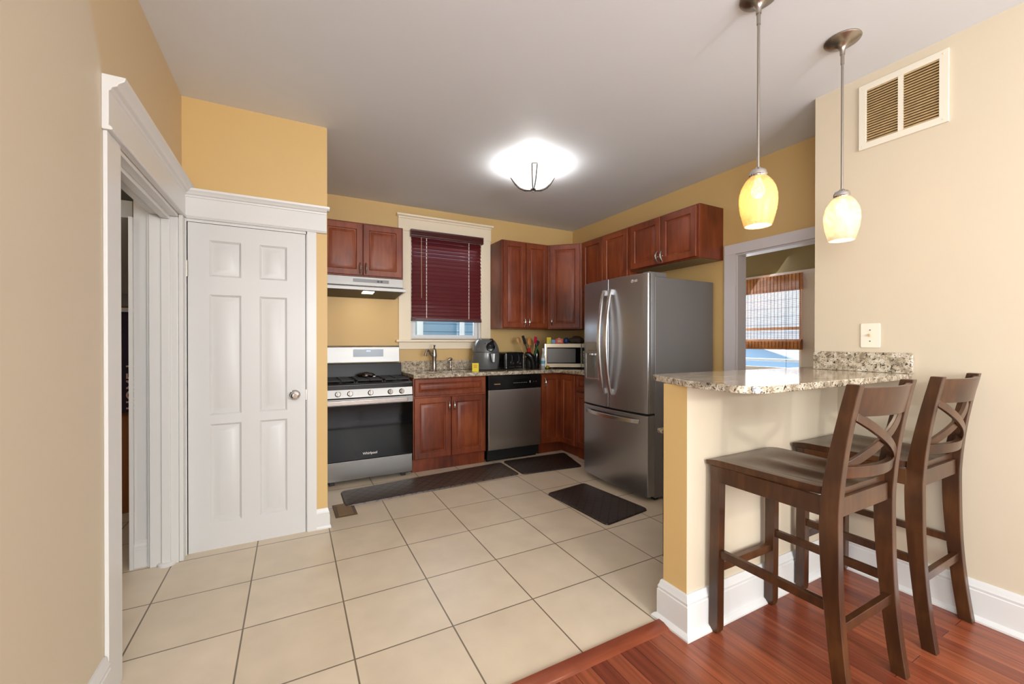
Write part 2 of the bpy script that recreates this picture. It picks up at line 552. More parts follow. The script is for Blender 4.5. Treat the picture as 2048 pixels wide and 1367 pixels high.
M_left = leftwall_mat()
# left wall with the doorway Y 2.05..2.97, z<2.0 and an assumed window opening behind the camera, added for daylight, Y -1.6..-0.2
T = .13
struct(bxo('wall_left', [(XL - T, XL, -3.4, -1.65, 0, CZ), (XL - T, XL, -1.65, -.15, 0, .75), (XL - T, XL, -1.65, -.15, 2.35, CZ),
                         (XL - T, XL, -.15, 2.03, 0, CZ), (XL - T, XL, 2.03, 2.998, 2.0, CZ), (XL - T, XL, 2.998, 3.2, 0, CZ)], M_left))
# rear wall with two assumed window openings, added to let daylight in
struct(bxo('wall_rear', [(XL - T, XC + .1, -3.15, -3.0, 0, .65), (XL - T, XC + .1, -3.15, -3.0, 2.35, CZ), (XL - T, 0, -3.15, -3.0, .65, 2.35),
                         (1.5, 1.45, -3.15, -3.0, .65, 2.35), (2.55, XC + .1, -3.15, -3.0, .65, 2.35)], M_cream))
# dining right wall
struct(bxo('wall_right', (XC, XR + .02, -3.4, YE, 0, CZ), M_cream))
# kitchen right wall with doorway Y 1.42..2.145, top 2.0
struct(bxo('wall_kitchen_right', [(XR, XR + .11, YE, 1.42, 0, CZ), (XR, XR + .11, 1.42, 2.145, 2.0, CZ), (XR, XR + .11, 2.145, YB, 0, CZ)], M_yellow))
# back wall with window opening X 1.13..1.94 z 1.30..2.45
struct(bxo('wall_back', [(XCL, 1.125, YB, YB + .12, 0, CZ), (1.945, XR + .11, YB, YB + .12, 0, CZ), (1.125, 1.945, YB, YB + .12, 0, 1.30), (1.125, 1.945, YB, YB + .12, 2.45, CZ)], M_yellow))
# closet wall: door opening X -.556..0.082, z<1.99
struct(bxo('wall_closet', [(XL, -.556, YCL, YCL + .11, 0, CZ), (.082, XCL, YCL, YCL + .11, 0, CZ), (-.556, .082, YCL, YCL + .11, 1.99, CZ),
                           (XCL - .1, XCL, YCL + .11, YB + .12, 0, CZ), (XL - T, XCL - .1, YB, YB + .12, 0, CZ)], M_yellow))
# half wall under the bar
struct(bxo('wall_peninsula', (1.505, XC, 1.207, 1.333, 0, 1.078), [M_cream, M_yellow]))
w = bpy.data.objects['wall_peninsula']
for p in w.data.polygons:
    if p.normal.x < -.5 or p.normal.y > .5: p.material_index = 1


def baseboard(name, path, **k):
    bm = new_bm(); base_path(bm, path, **k)
    return struct(obj(name, bm, M_white, smooth=30))


baseboard('baseboard_peninsula', [(1.80, 1.333), (1.505, 1.333), (1.505, 1.207), (XC, 1.207)])
baseboard('baseboard_right', [(XC, 1.168), (XC, -3.0)])
baseboard('baseboard_closet', [(.140, YCL), (XCL, YCL), (XCL, 3.3)], h=.135, t=.014, q=.008)
baseboard('baseboard_left', [(XL, -3.0), (XL, 1.905)])


# --- door casings with crown headers
def crown(bm, prof, run, axis):
    prism(bm, prof, run[0], run[1], axis)


# closet door trim
bm = new_bm()
box(bm, .086, .142, YCL - .018, YCL, 0, 2.0)                        # right casing
box(bm, XL, -.556, YCL - .018, YCL, 0, 2.0)
box(bm, -.556, .086, YCL - .006, YCL + .10, 1.985, 2.0)             # head jamb
box(bm, .080, .088, YCL - .006, YCL + .10, 0, 2.0)
box(bm, -.564, -.556, YCL - .006, YCL + .10, 0, 2.0)
prism(bm, [(YCL, 2.0), (YCL - .026, 2.0), (YCL - .03, 2.006), (YCL - .026, 2.012), (YCL - .019, 2.016), (YCL - .019, 2.125), (YCL - .024, 2.128), (YCL - .026, 2.136), (YCL - .036, 2.142), (YCL - .04, 2.150), (YCL - .052, 2.160), (YCL - .055, 2.172), (YCL, 2.172)], XL, .205, 'x')
o = struct(obj('trim_2', bm, M_white, smooth=30))
bm = new_bm()   # return of the crown past the corner
prism(bm, [(YCL - .04, 2.150), (YCL - .052, 2.160), (YCL - .055, 2.172), (YCL, 2.172), (YCL, 2.150)], .205, .222, 'x')
obj('crown_return', bm, M_white, o, smooth=30)

# left doorway trim (in the X=-.58 plane), opening Y 2.05..2.985
bm = new_bm()
X0 = XL
box(bm, X0, X0 + .013, 1.91, 2.039, 0, 2.0)                         # near casing
prism(bm, [(X0, 2.0), (X0 + .026, 2.0), (X0 + .031, 2.006), (X0 + .026, 2.013), (X0 + .02, 2.016), (X0 + .02, 2.135), (X0 + .026, 2.138), (X0 + .028, 2.147), (X0 + .042, 2.154), (X0 + .046, 2.163), (X0 + .062, 2.176), (X0 + .066, 2.19), (X0, 2.19)], 1.90, YCL, 'y')
box(bm, X0 - T, X0 + .001, 2.030, 2.039, 0, 2.0)                           # near jamb
box(bm, X0 - T, X0 + .001, 2.039, 2.964, 1.982, 1.9995)                         # head jamb
box(bm, X0 - .075, X0 - .035, 2.039, 2.95, 1.962, 1.982)             # head stop
# far jamb and its casing with steps
box(bm, X0, X0 + .020, 2.975, YCL - .001, 0, 1.9995)
box(bm, X0 - T, X0, 2.965, 2.998, 0, 1.982)
box(bm, X0 - .075, X0 - .035, 2.952, 2.965, 0, 1.962)
obj_ = struct(obj('trim_3', bm, M_white, bevel=.003, smooth=30))
# plinth bulge at the foot of the far jamb
bm = new_bm()
lathe(bm, [(0, 0), (.045, 0), (.045, .012), (.036, .02), (0, .022)], 20, (X0 - .055, 2.975, 0))
obj('jamb_foot', bm, M_white, obj_)
# hallway wall beyond the jamb, with its own baseboard, cased edge
bm = new_bm()
box(bm, -.786, X0 - T - .001, 3.01, 3.06, 0, CZ)
w = struct(obj('wall_hall', bm, M_door))
bm = new_bm()
base_path(bm, [(-.786, 3.009), (X0 - T - .014, 3.009)], h=.15, t=.008, q=.003)
box(bm, -.803, -.7865, 2.99, 3.009, 0, 1.96)
box(bm, X0 - T - .012, X0 - T - .0005, 2.985, 3.009, 0, 1.98)
obj('hall_trim', bm, M_white, w, smooth=30)
# hall beyond: stair underside, rust coloured wall, side walls
M_rust = mat('rust_paint', (150, 88, 40), .6, vary=.05)
M_hallgrey = mat('hall_grey_paint', (150, 143, 132), .6)
struct(bxo('wall_hall_end', [(XL - 2.2, XCL - .1, 4.0, 4.08, 0, 1.53)], M_rust))
struct(bxo('wall_hall_upper', [(XL - 2.2, XCL - .1, 4.0, 4.08, 1.53, CZ), (XL - 2.2, XL - 2.1, 1.4, 4.0, 0, CZ), (XL - 2.1, XL - T, 1.4, 1.5, 0, CZ)], M_hallgrey))
bm = new_bm()
prism(bm, [(3.2, 2.0), (4.0, 1.62), (4.0, 1.72), (3.2, 2.1)], -2.0, -.84, 'x')
prism(bm, [(3.2, 2.28), (4.0, 1.93), (4.0, 1.98), (3.2, 2.33)], -2.0, -.84, 'x')
struct(obj('trim_4', bm, mat('stair_white', (190, 186, 180), .5)))
# purple banner hanging from a white rail on the rust wall
ban = thing('banner', 'dark purple hanging banner with pale letters seen through the left doorway', 'banner', (-1.15, 3.965, .75))
bm = new_bm()
for k in range(14):
    pass
xs = [-.32 + .64 * k / 16 for k in range(17)]
fr = [(x, .004 * math.sin(x * 34)) for x in xs]
lo = [bm.verts.new((x, y, 0)) for x, y in fr]; hi = [bm.verts.new((x, y, .735)) for x, y in fr]
lo2 = [bm.verts.new((x, y + .003, 0)) for x, y in fr]; hi2 = [bm.verts.new((x, y + .003, .735)) for x, y in fr]
for k in range(16):
    bm.faces.new((lo[k], lo[k + 1], hi[k + 1], hi[k])); bm.faces.new((lo2[k + 1], lo2[k], hi2[k], hi2[k + 1]))
    bm.faces.new((lo[k + 1], lo[k], lo2[k], lo2[k + 1])); bm.faces.new((hi[k], hi[k + 1], hi2[k + 1], hi2[k]))
for a, b_, c, d in ((lo[0], hi[0], hi2[0], lo2[0]), (lo[16], lo2[16], hi2[16], hi[16])): bm.faces.new((a, b_, c, d))
obj('cloth', bm, mat('purple_cloth', (44, 26, 46), .8, bump=.2, bscale=300), ban)
bxo('rail', (-.34, .34, -.012, .012, .735, .765), M_white, ban, .003)
text('lettering', 'HOME 1', .095, mat('pink_ink', (222, 176, 168), .6), ban, (.11, -.006, .19), (PI / 2, -PI / 2, 0), .001, 'CENTER', .001)

# right doorway trim
bm = new_bm()
box(bm, XR - .02, XR, 2.145, 2.243, 0, 2.0)
prism(bm, [(2.0, 0), (2.0, 0)], 0, 0) if False else None
box(bm, XR - .02, XR, YE, 2.243, 2.0, 2.083)
box(bm, XR, XR + .112, 2.133, 2.146, 0, 2.0)
box(bm, XR, XR + .112, 1.42, 2.14, 1.986, 2.002)
box(bm, XR - .02, XR + .112, 1.35, 1.432, 0, 2.0)
struct(obj('trim_5', bm, M_gray_trim, bevel=.002))

# sunroom beyond the right doorway
M_olive = mat('olive_paint', (128, 112, 74), .6)
XS = 4.6
SW = (2.31, 3.3, .95, 1.93)   # window opening Y0,Y1,Z0,Z1
struct(bxo('wall_sunroom', [(XS, XS + .1, YE + .05, SW[0], 0, CZ), (XS, XS + .1, SW[1], 5.2, 0, CZ), (XS, XS + .1, SW[0], SW[1], 0, SW[2]), (XS, XS + .1, SW[0], SW[1], SW[3], CZ),
                           (XR + .11, XS, 4.6, 4.7, 0, CZ), (XR + .111, XS, YE - .1, YE + .05, 0, CZ)], M_olive))
win = sthing('window_2', (XS, 0, 0))
bm = new_bm()
box(bm, -.022, 0, SW[0] - .13, SW[0] + .0, SW[2] - .1, 2.0)
box(bm, -.022, 0, SW[1], SW[1] + .1, SW[2] - .1, 2.0)
box(bm, -.0219, 0, SW[0], SW[1], 1.93, 1.9999)
box(bm, -.05, 0, SW[0] - .12, SW[1] + .12, SW[2] - .03, SW[2])
obj('casing', bm, M_gray_trim, win, .002)
M_vinyl = mat('white_vinyl', (226, 228, 230), .3)
bm = new_bm()
y0, y1, z0, z1 = SW
frame(bm, y0, y1, z0, z1, .02, .06, .04, .04, .045, .05)
box(bm, y0 + .04, y1 - .04, .0201, .0599, 1.395, 1.43)
for v in bm.verts: v.co.x, v.co.y = v.co.y, v.co.x
obj('sash', bm, M_vinyl, win, .003)
bxo('pane', (.038, .042, y0 + .04, y1 - .04, z0 + .04, z1 - .05), M_pane, win)
# storm window bar lower down
bxo('rail', (.06, .09, y0, y1, 1.055, 1.085), M_vinyl, win, .003)

# bamboo shade
M_bam = wood('bamboo', (140, 84, 44), (178, 114, 64), (208, 148, 92), rough=.5, scale=(30, 3, 60), coat=.05, blotch=9)
M_bthread = mat('shade_thread', (48, 26, 14), .7)
sh = thing('bamboo_shade', 'woven bamboo roman shade half lowered over the sunroom window', 'window shade', (XS - .03, 0, 0))
bm = new_bm()
ya, yb = 2.275, 3.35
for k in range(30):   # dense valance
    box(bm, -.030, -.025, ya, yb, 1.80 + k * .0057, 1.80 + k * .0057 + .0050)
obj('valance', bm, M_bam, sh, smooth=0)
bm = new_bm()
for k in range(56):   # open weave with daylight between
    zz = 1.275 + k * .0098
    box(bm, -.016, -.0135, ya + .02, yb, zz, zz + .0050)
obj('woven_slats', bm, M_bam, sh, smooth=0)
bm = new_bm()
k = 0
y = ya + .03
while y < yb:
    box(bm, -.0175, -.0160, y, y + .003, 1.27, 1.80); box(bm, -.0320, -.0300, y, y + .003, 1.80, 1.97); box(bm, -.064, -.062, y, y + .003, 1.205, 1.275)
    y += .036
obj('threads', bm, M_bthread, sh, smooth=0)
bm = new_bm()
prism(bm, [(-.062, 1.20), (-.055, 1.19), (-.02, 1.19), (-.012, 1.205), (-.012, 1.29), (-.03, 1.3), (-.05, 1.285), (-.062, 1.265)], ya + .005, yb, 'y')
obj('folded_hem', bm, M_bam, sh, .003)
bm = new_bm(); tube(bm, [(-.07, 2.41, 1.95), (-.07, 2.41, .97)], .0018, 6)
obj('pull_cord', bm, M_bthread, sh)

# outside: neighbour roof and wall beyond the sunroom, blue siding beyond the kitchen window
M_side_blue = brickmat('blue_siding', (120, 160, 190), (126, 166, 196), (70, 100, 130), 9, .115, .006, (0, 0), rough=.6)
# vertical surfaces: siding courses need Z, so give a wave in z instead
def siding(name, a, b_, pitch):
    m = bpy.data.materials.new(name); m.use_nodes = True
    nt = m.node_tree; N = nt.nodes; L = nt.links; bs = N['Principled BSDF']
    ge = N.new('ShaderNodeNewGeometry'); sx = N.new('ShaderNodeSeparateXYZ'); L.new(ge.outputs['Position'], sx.inputs[0])
    md = N.new('ShaderNodeMath'); md.operation = 'MODULO'; md.inputs[1].default_value = pitch; L.new(sx.outputs[2], md.inputs[0])
    g = N.new('ShaderNodeMath'); g.operation = 'LESS_THAN'; g.inputs[1].default_value = pitch * .12; L.new(md.outputs[0], g.inputs[0])
    mx = N.new('ShaderNodeMix'); mx.data_type = 'RGBA'; mx.inputs[6].default_value = lin(a) + (1,); mx.inputs[7].default_value = lin(b_) + (1,)
    L.new(g.outputs[0], mx.inputs[0]); L.new(mx.outputs[2], bs.inputs['Base Color']); bs.inputs['Roughness'].default_value = .6
    return m
M_sb = siding('siding_blue', (112, 150, 178), (74, 104, 130), .13)
hs = thing('neighbour_house', 'blue clapboard house wall outside the kitchen window', 'house', (1.9, 6.6, 0))
bxo('siding_wall', (-2.5, 3.5, 0, .2, 0, 4.2), M_sb, hs)
bxo('window_frame', [(-.12, -.02, -.04, 0, .9, 2.6), (-.72, -.62, -.04, 0, .9, 2.6), (-.72, -.02, -.04, 0, .86, .95), (.62, .70, -.04, 0, .2, 4)], M_vinyl, hs, .004)
bxo('window_pane', (-.62, -.12, -.02, 0, .95, 2.6), mat('shuttered_glass', (110, 150, 150), .2), hs)
h2 = thing('neighbour_porch', 'pale neighbouring house with a blue gable and dark roof outside the sunroom', 'house', (8.4, 4.6, 0))
bxo('wall', (0, .2, -3.5, 3, 0, 3.4), siding('siding_pale', (228, 232, 234), (180, 188, 194), .16), h2)
bm = new_bm(); prism(bm, [(-3.3, 0), (1.9, 0), (1.9, .62), (.2, 1.32), (-.6, 1.0), (-3.3, -.05)], -.9, -.3, 'x')
obj('gable', bm, mat('gable_blue', (128, 154, 180), .6), h2)
bm = new_bm(); prism(bm, [(-3.3, .3), (.15, 1.36), (.15, 1.27), (-3.3, .21)], -1.0, -.9, 'x')
obj('rake_board', bm, M_vinyl, h2)
struct(bxo('ground', (-6, 12, 4.8, 12, -.6, -.5), mat('grass_ground', (96, 104, 74), .9)))

# ================================================================ CLOSET DOOR (door_1)
def panel_slab(name, w_, h_, t, panels, m, parent):
    xs = sorted({0, w_} | {p[0] for p in panels} | {p[1] for p in panels})
    zs = sorted({0, h_} | {p[2] for p in panels} | {p[3] for p in panels})
    bm = new_bm()
    V = {}
    def v(x, y, z):
        k = (round(x, 5), round(y, 5), round(z, 5))
        if k not in V: V[k] = bm.verts.new(k)
        return V[k]
    for i in range(len(xs) - 1):
        for j in range(len(zs) - 1):
            cx, cz = (xs[i] + xs[i + 1]) / 2, (zs[j] + zs[j + 1]) / 2
            hit = [p for p in panels if p[0] < cx < p[1] and p[2] < cz < p[3]]
            if hit: continue
            bm.faces.new((v(xs[i], 0, zs[j]), v(xs[i + 1], 0, zs[j]), v(xs[i + 1], 0, zs[j + 1]), v(xs[i], 0, zs[j + 1])))
    for p in panels:
        ringpanel(bm, p[0], p[1], p[2], p[3], 0, [(0, 0), (.004, .005), (.012, .012), (.018, .012), (.048, .002), (.052, .001)])
    bm.faces.new((v(0, t, 0), v(0, t, h_), v(w_, t, h_), v(w_, t, 0)))
    for i in range(len(xs) - 1):
        bm.faces.new((v(xs[i], 0, 0), v(xs[i + 1], 0, 0), v(xs[i + 1], t, 0), v(xs[i], t, 0)))
        bm.faces.new((v(xs[i], 0, h_), v(xs[i + 1], 0, h_), v(xs[i + 1], t, h_), v(xs[i], t, h_)))
    for j in range(len(zs) - 1):
        bm.faces.new((v(0, 0, zs[j]), v(0, 0, zs[j + 1]), v(0, t, zs[j + 1]), v(0, t, zs[j])))
        bm.faces.new((v(w_, 0, zs[j]), v(w_, 0, zs[j + 1]), v(w_, t, zs[j + 1]), v(w_, t, zs[j])))
    bmesh.ops.remove_doubles(bm, verts=bm.verts, dist=1e-5)
    return obj(name, bm, m, parent, smooth=25)


dr = sthing('door_1', (-.552, YCL - .004, 0), label='white six-panel closet door')
DW, DH = .628, 1.982
xa, xb, xc, xd = .105, .268, .366, .52
pz = [(.16, .765), (.82, 1.555), (1.665, 1.885)]
pan = []
for (a, b_) in pz: pan += [(xa, xb, a, b_), (xc, xd, a, b_)]
panel_slab('slab', DW, DH, .035, pan, M_door, dr)
bm = new_bm()
lathe(bm, [(.0, 0), (.032, 0), (.032, .004), (.026, .009), (.012, .012), (.011, .03), (.018, .034), (.027, .042), (.029, .052), (.025, .062), (.014, .066), (.012, .064), (.0, .064)], 28)
bmesh.ops.rotate(bm, verts=bm.verts, cent=(0, 0, 0), matrix=Matrix.Rotation(PI / 2, 3, 'X'))
obj('door_knob', bm, M_chrome, dr, loc=(.565, 0, .918))
for z in (1.70,):
    bm = new_bm()
    tube(bm, [(0, 0, -.045), (0, 0, .045)], .0065, 10)
    box(bm, -.014, 0, .0, .004, -.042, .042)
    tube(bm, [(0, 0, .045), (0, 0, .052)], .004, 8)
    obj('hinge', bm, M_nickel, dr, loc=(-.003, -.008, z))
bxo('strike_plate', (DW + .001, DW + .008, -.003, .01, .88, .95), M_nickel, dr)

# ================================================================ KITCHEN WINDOW (window_1)
win = sthing('window_1', (0, YB, 0))
wx0, wx1 = 1.125, 1.945
bm = new_bm()
box(bm, .995, wx0 + .0, -.02, 0, 1.287, 2.45)
box(bm, wx1, 2.068, -.02, 0, 1.287, 2.45)
prism(bm, [(0, 2.45), (-.024, 2.45), (-.024, 2.455), (-.02, 2.46), (-.02, 2.582), (-.03, 2.59), (-.033, 2.602), (-.048, 2.612), (-.052, 2.628), (0, 2.628)], .99, 2.075, 'x')
prism(bm, [(0, 2.6), (-.034, 2.602), (-.05, 2.612), (-.054, 2.628), (0, 2.628)], .972, 2.095, 'x')
obj('casing', bm, M_wtrim, win, .0015, smooth=30)
bm = new_bm()
box(bm, .962, 2.10, -.062, 0, 1.268, 1.292)
box(bm, .995, 2.068, -.018, 0, 1.19, 1.268)
box(bm, wx0, wx1, 0, .10, 1.285, 1.30)
obj('sill', bm, M_wtrim, win, .004)
bm = new_bm()
for (a, b_, c, d, y0, y1) in ((wx0, wx0 + .022, 1.30, 2.45, .0, .11), (wx1 - .022, wx1, 1.30, 2.45, .0, .11), (wx0, wx1, 2.43, 2.45, .0, .11)):
    box(bm, a, b_, y0, y1, c, d)
obj('jamb', bm, M_white, win)
bm = new_bm()
frame(bm, wx0 + .022, wx1 - .022, 1.30, 1.95, .035, .07, .043, .043, .045, .05)
obj('sash', bm, M_vinyl, win, .004)
bm = new_bm()
frame(bm, wx0 + .022, wx1 - .022, 1.90, 2.43, .072, .105, .043, .043, .04, .04)
obj('sash', bm, M_vinyl, win, .004)
bxo('pane', (wx0 + .065, wx1 - .065, .050, .054, 1.345, 1.90), M_pane, win)
bxo('pane', (wx0 + .065, wx1 - .065, .086, .090, 1.94, 2.39), M_pane, win)

# wooden blind
bl = thing('window_blind', 'burgundy wooden slat blind lowered over the kitchen window', 'blind', (0, YB - .03, 0))
bx0, bx1 = 1.128, 1.938
bm = new_bm()
prism(bm, [(-.03, 2.392), (-.042, 2.396), (-.046, 2.41), (-.04, 2.42), (-.046, 2.43), (-.040, 2.445), (-.046, 2.455), (-.046, 2.468), (-.03, 2.468)], bx0 - .016, bx1 + .016, 'x')
box(bm, bx0 - .016, bx0 - .008, -.03, .01, 2.392, 2.468); box(bm, bx1 + .008, bx1 + .016, -.03, .01, 2.392, 2.468)
obj('valance', bm, M_burgl, bl, .002)
bxo('head_rail', (bx0, bx1, -.028, .02, 2.41, 2.455), M_burg, bl)
bm = new_bm()
ns = 22
for k in range(ns):
    zc = 2.375 - k * (.835 / (ns - 1))
    an = math.radians(62 if k < 17 else 67) + math.radians(random.uniform(-3, 3))
    hw = .0245
    c, s = math.cos(an), math.sin(an)
    p = Vector((0, 0, zc)); u = Vector((0, c, s)); n = Vector((0, -s, c))
    jj = random.uniform(-.0015, .0015)
    sweep(bm, [(bx0 + .002 + jj, 0, zc), (bx1 - .002 + jj, 0, zc)], (u * hw)[:], (n * .0014)[:])
obj('slats', bm, M_burg, bl, smooth=0)
bxo('bottom_rail', (bx0, bx1, -.026, .026, 1.492, 1.512), M_burgl, bl, .004)
bxo('stacked_slats', [(bx0 + .001, bx1 - .001, -.025, .025, 1.5145 + .005 * k, 1.518 + .005 * k) for k in range(3)], M_burg, bl)
for xx in (1.29, 1.785):
    bm = new_bm(); box(bm, xx - .004, xx + .004, -.0098, -.0088, 1.50, 2.40)
    obj('ladder_cord', bm, M_cord, bl, smooth=0)
bm = new_bm(); tube(bm, [(1.226, -.034, 2.39), (1.228, -.034, 1.74)], .0035, 8)
obj('tilt_wand', bm, mat('wand_wood', (196, 160, 130), .4), bl)

# ================================================================ CABINETS
DOORPROF = [(0, .004), (.004, 0), (.052, 0), (.056, .002), (.060, .010), (.066, .011), (.072, .008), (.094, .0015), (.098, .001)]


def cab_door(name, x0, x1, z0, z1, parent, y=-.02, t=.02, frame=None):
    bm = new_bm()
    w_ = min(x1 - x0, z1 - z0)
    k = min(1, w_ / 2 / .115) if frame is None else frame
    prof = [(0, .004), (.004, 0)] + [(a * k, b_) for a, b_ in DOORPROF[2:]]
    ringpanel(bm, x0, x1, z0, z1, y, prof)
    # sides and back
    a = [(x0, z0), (x1, z0), (x1, z1), (x0, z1)]
    f = [bm.verts.new((p[0], y + .004, p[1])) for p in a]; g = [bm.verts.new((p[0], y + t, p[1])) for p in a]
    for i in range(4):
        j = (i + 1) % 4
        bm.faces.new((f[i], f[j], g[j], g[i]))
    bm.faces.new(g[::-1])
    bmesh.ops.remove_doubles(bm, verts=bm.verts, dist=1e-5)
    return obj(name, bm, M_cab, parent, smooth=25)


def pull(parent, x, z, L_=.10, y=-.02, horiz=False, m=None):
    bm = new_bm()
    pts = []
    for k in range(13):
        t = k / 12
        s = (t - .5) * L_
        out = .030 * math.sin(PI * t) ** .8 if 0 < t < 1 else 0
        pts.append((s, -out, 0) if horiz else (0, -out, s))
    rr = [.0068 + .0018 * math.sin(PI * k / 12) for k in range(13)]
    tube(bm, pts, .005, 8, rr=rr)
    lathe(bm, [(0, -.002), (.007, -.002), (.007, .003), (0, .003)], 10, (0, 0, 0))
    return obj('handle', bm, m or M_handle, parent, loc=(x, y, z))


def cabinet(name, label, loc, rotz, w_, z0, z1, depth, doors, group=None, pulls='low', bottom=None, drawer=None, toe=0.0, cat='cabinet'):
    """local: x along the width, y into the wall, front face at y=0"""
    t = thing(name, label, cat, loc, rotz, group)
    bm = new_bm(); box(bm, 0, w_, 0, depth, z0, z1)
    obj('body', bm, M_cab, t, .0015)
    if toe:
        bxo('toe_kick', (0, w_, .035, depth, 0, toe), M_cab, t)
    if bottom:
        pass
    zt = z1 - .012
    if drawer:
        d = cab_door('drawer', .012, w_ - .012, drawer, z1 - .008, t)
        zt = drawer - .018
        if pulls == 'drawer':
            pull(d, w_ / 2, (drawer + z1) / 2, horiz=True)
    n = len(doors) - 1
    for k in range(n):
        a, b_ = doors[k] + .003, doors[k + 1] - .003
        d = cab_door('door', a, b_, z0 + .010, zt, t)
        if n == 2:
            hx = b_ - .024 if k == 0 else a + .024
        else:
            hx = a + .028
        hz = (z0 + .075) if pulls == 'low' else (zt - .09)
        if pulls != 'none': pull(d, hx, hz)
    return t


RZ = -PI / 2
UG = 'upper cabinets on the kitchen walls'
cabinet('upper_cabinet', 'short reddish-brown two-door wall cabinet above the range hood', 'x', 0, 0, 0, 0, 0, []) if False else None
cabinet('upper_cabinet', 'short reddish-brown two-door wall cabinet above the range hood', (.212, 4.10, 0), 0, .759, 1.887, 2.395, .308, [.012, .378, .747], pulls='low')
cabinet('upper_cabinet', 'tall two-door wall cabinet just right of the kitchen window', (2.07, 4.10, 0), 0, .612, 1.42, 2.415, .308, [.008, .306, .604], pulls='low')
cabinet('upper_cabinet', 'tall two-door wall cabinet on the right wall half hidden behind the fridge top', (2.97, 3.815, 0), RZ, .76, 1.84, 2.415, .303, [.02, .375, .745], pulls='none')
oc = cabinet('upper_cabinet', 'short two-door wall cabinet with light curved pulls above the fridge', (2.97, 3.053, 0), RZ, .79, 1.968, 2.415, .303, [.018, .395, .772], pulls='low')
bxo('underside_panel', (.02, .77, .03, .28, 1.9655, 1.9675), mat('raw_panel', (150, 130, 92), .6), oc)
# diagonal corner wall cabinet
cc = thing('upper_cabinet', 'diagonal corner wall cabinet with a single door in the back right corner', 'cabinet', (2.684, 4.10, 0))
bm = new_bm()
prism(bm, [(0, 0), (.286, -.283), (.589, -.283), (.589, .308), (0, .308)], 1.42, 2.415, 'z')
obj('body', bm, M_cab, cc, .0015)
sub = cab_door('door', .026, .378, 1.43, 2.403, cc)
sub.rotation_euler = (0, 0, -math.radians(44.7))
pull(sub, .055, 1.51)

# base cabinets
sb = cabinet('sink_cabinet', 'base cabinet under the sink with a false drawer front and two doors', (1.022, 3.915, 0), 0, .766, .125, .915, .49, [.006, .382, .758], pulls='high', drawer=.742, toe=.125)
ob = [c for c in sb.children if c.name.startswith('body')][0]
bm = new_bm()     # open-topped carcass so that the sink bowl hangs inside it
for q in ((0, .018, 0, .49, .125, .915), (.748, .766, 0, .49, .125, .915), (.018, .748, 0, .03, .125, .915), (.018, .748, .47, .49, .125, .915), (.018, .748, .03, .47, .125, .143)): box(bm, *q)
bm.to_mesh(ob.data); bm.free()
bc = thing('corner_cabinet', 'corner base cabinet with a folding two-leaf door right of the dishwasher', 'cabinet', (2.462, 3.915, 0))
bm = new_bm()
prism(bm, [(0, 0), (.278, 0), (.278, -.29), (.81, -.29), (.81, .49), (0, .49)], .115, .915, 'z')
obj('body', bm, M_cab, bc, .0015)
bm = new_bm()
prism(bm, [(0, .05), (.33, .05), (.33, -.29), (.81, -.29), (.81, .49), (0, .49)], 0, .115, 'z')
obj('toe_kick', bm, M_cab, bc)
d = cab_door('door', .012, .268, .125, .9, bc); pull(d, .045, .81, .115)
d = cab_door('door', .022, .285, .125, .9, bc)
d.location = (.278, 0, 0); d.rotation_euler = (0, 0, RZ)
cabinet('drawer_cabinet', 'dark base cabinet with a drawer between the corner and the fridge', (2.74, 3.622, 0), RZ, .46, .125, .915, .53, [.006, .454], pulls='none', drawer=.742, toe=.115)

# ================================================================ COUNTERTOP with sink cut-out
CT0, CT1 = .917, .955


def rounded(x0, x1, y0, y1, r, n=6):
    pts = []
    for cx, cy, a0 in ((x1 - r, y0 + r, -PI / 2), (x1 - r, y1 - r, 0), (x0 + r, y1 - r, PI / 2), (x0 + r, y0 + r, PI)):
        for k in range(n + 1):
            a = a0 + PI / 2 * k / n
            pts.append((cx + r * math.cos(a), cy + r * math.sin(a)))
    return pts


def slab_hole(bm, outer, holes, z0, z1):
    for z in (z0, z1):
        es = []
        for loop in [outer] + holes:
            vs = [bm.verts.new((p[0], p[1], z)) for p in loop]
            es += [bm.edges.new((vs[i], vs[(i + 1) % len(vs)])) for i in range(len(vs))]
        bmesh.ops.triangle_fill(bm, use_beauty=True, use_dissolve=False, edges=es)
    for loop in [outer] + holes:
        n = len(loop)
        for i in range(n):
            a, b_ = loop[i], loop[(i + 1) % n]
            vs = [bm.verts.new(q) for q in ((a[0], a[1], z0), (b_[0], b_[1], z0), (b_[0], b_[1], z1), (a[0], a[1], z1))]
            bm.faces.new(vs)
    bmesh.ops.remove_doubles(bm, verts=bm.verts, dist=1e-5)


SK = (1.10, 1.70, 3.965, 4.205)
bm = new_bm()
outer = [(1.018, 3.875), (2.66, 3.875), (2.70, 3.835), (2.70, 3.165), (3.27, 3.165), (3.27, 4.405), (1.018, 4.405)]
slab_hole(bm, outer, [rounded(*SK, .09, 8)], CT0, CT1)
tag(obj('countertop', bm, M_granite, None, .006, smooth=30, seg=3), 'speckled beige granite countertop running from the range to the corner', 'countertop')
bs = bxo('backsplash', [(1.018, 3.27, 4.385, 4.407, CT1 + .0005, 1.062)], M_granite, None, .004)
tag(bs, 'low speckled granite backsplash along the back wall behind the sink', 'backsplash')
bs = bxo('backsplash', [(3.25, 3.272, 3.165, 4.384, CT1 + .0005, 1.062)], M_granite, None, .004)
tag(bs, 'short granite backsplash on the right wall behind the microwave', 'backsplash')
sink = thing('sink', 'undermount steel sink set in the granite below the kitchen window', 'sink', (0, 0, 0))
bm = new_bm()
o_ = rounded(SK[0] - .012, SK[1] + .012, SK[2] - .012, SK[3] + .012, .095, 8)
i_ = rounded(SK[0] - .002, SK[1] + .002, SK[2] - .002, SK[3] + .002, .09, 8)
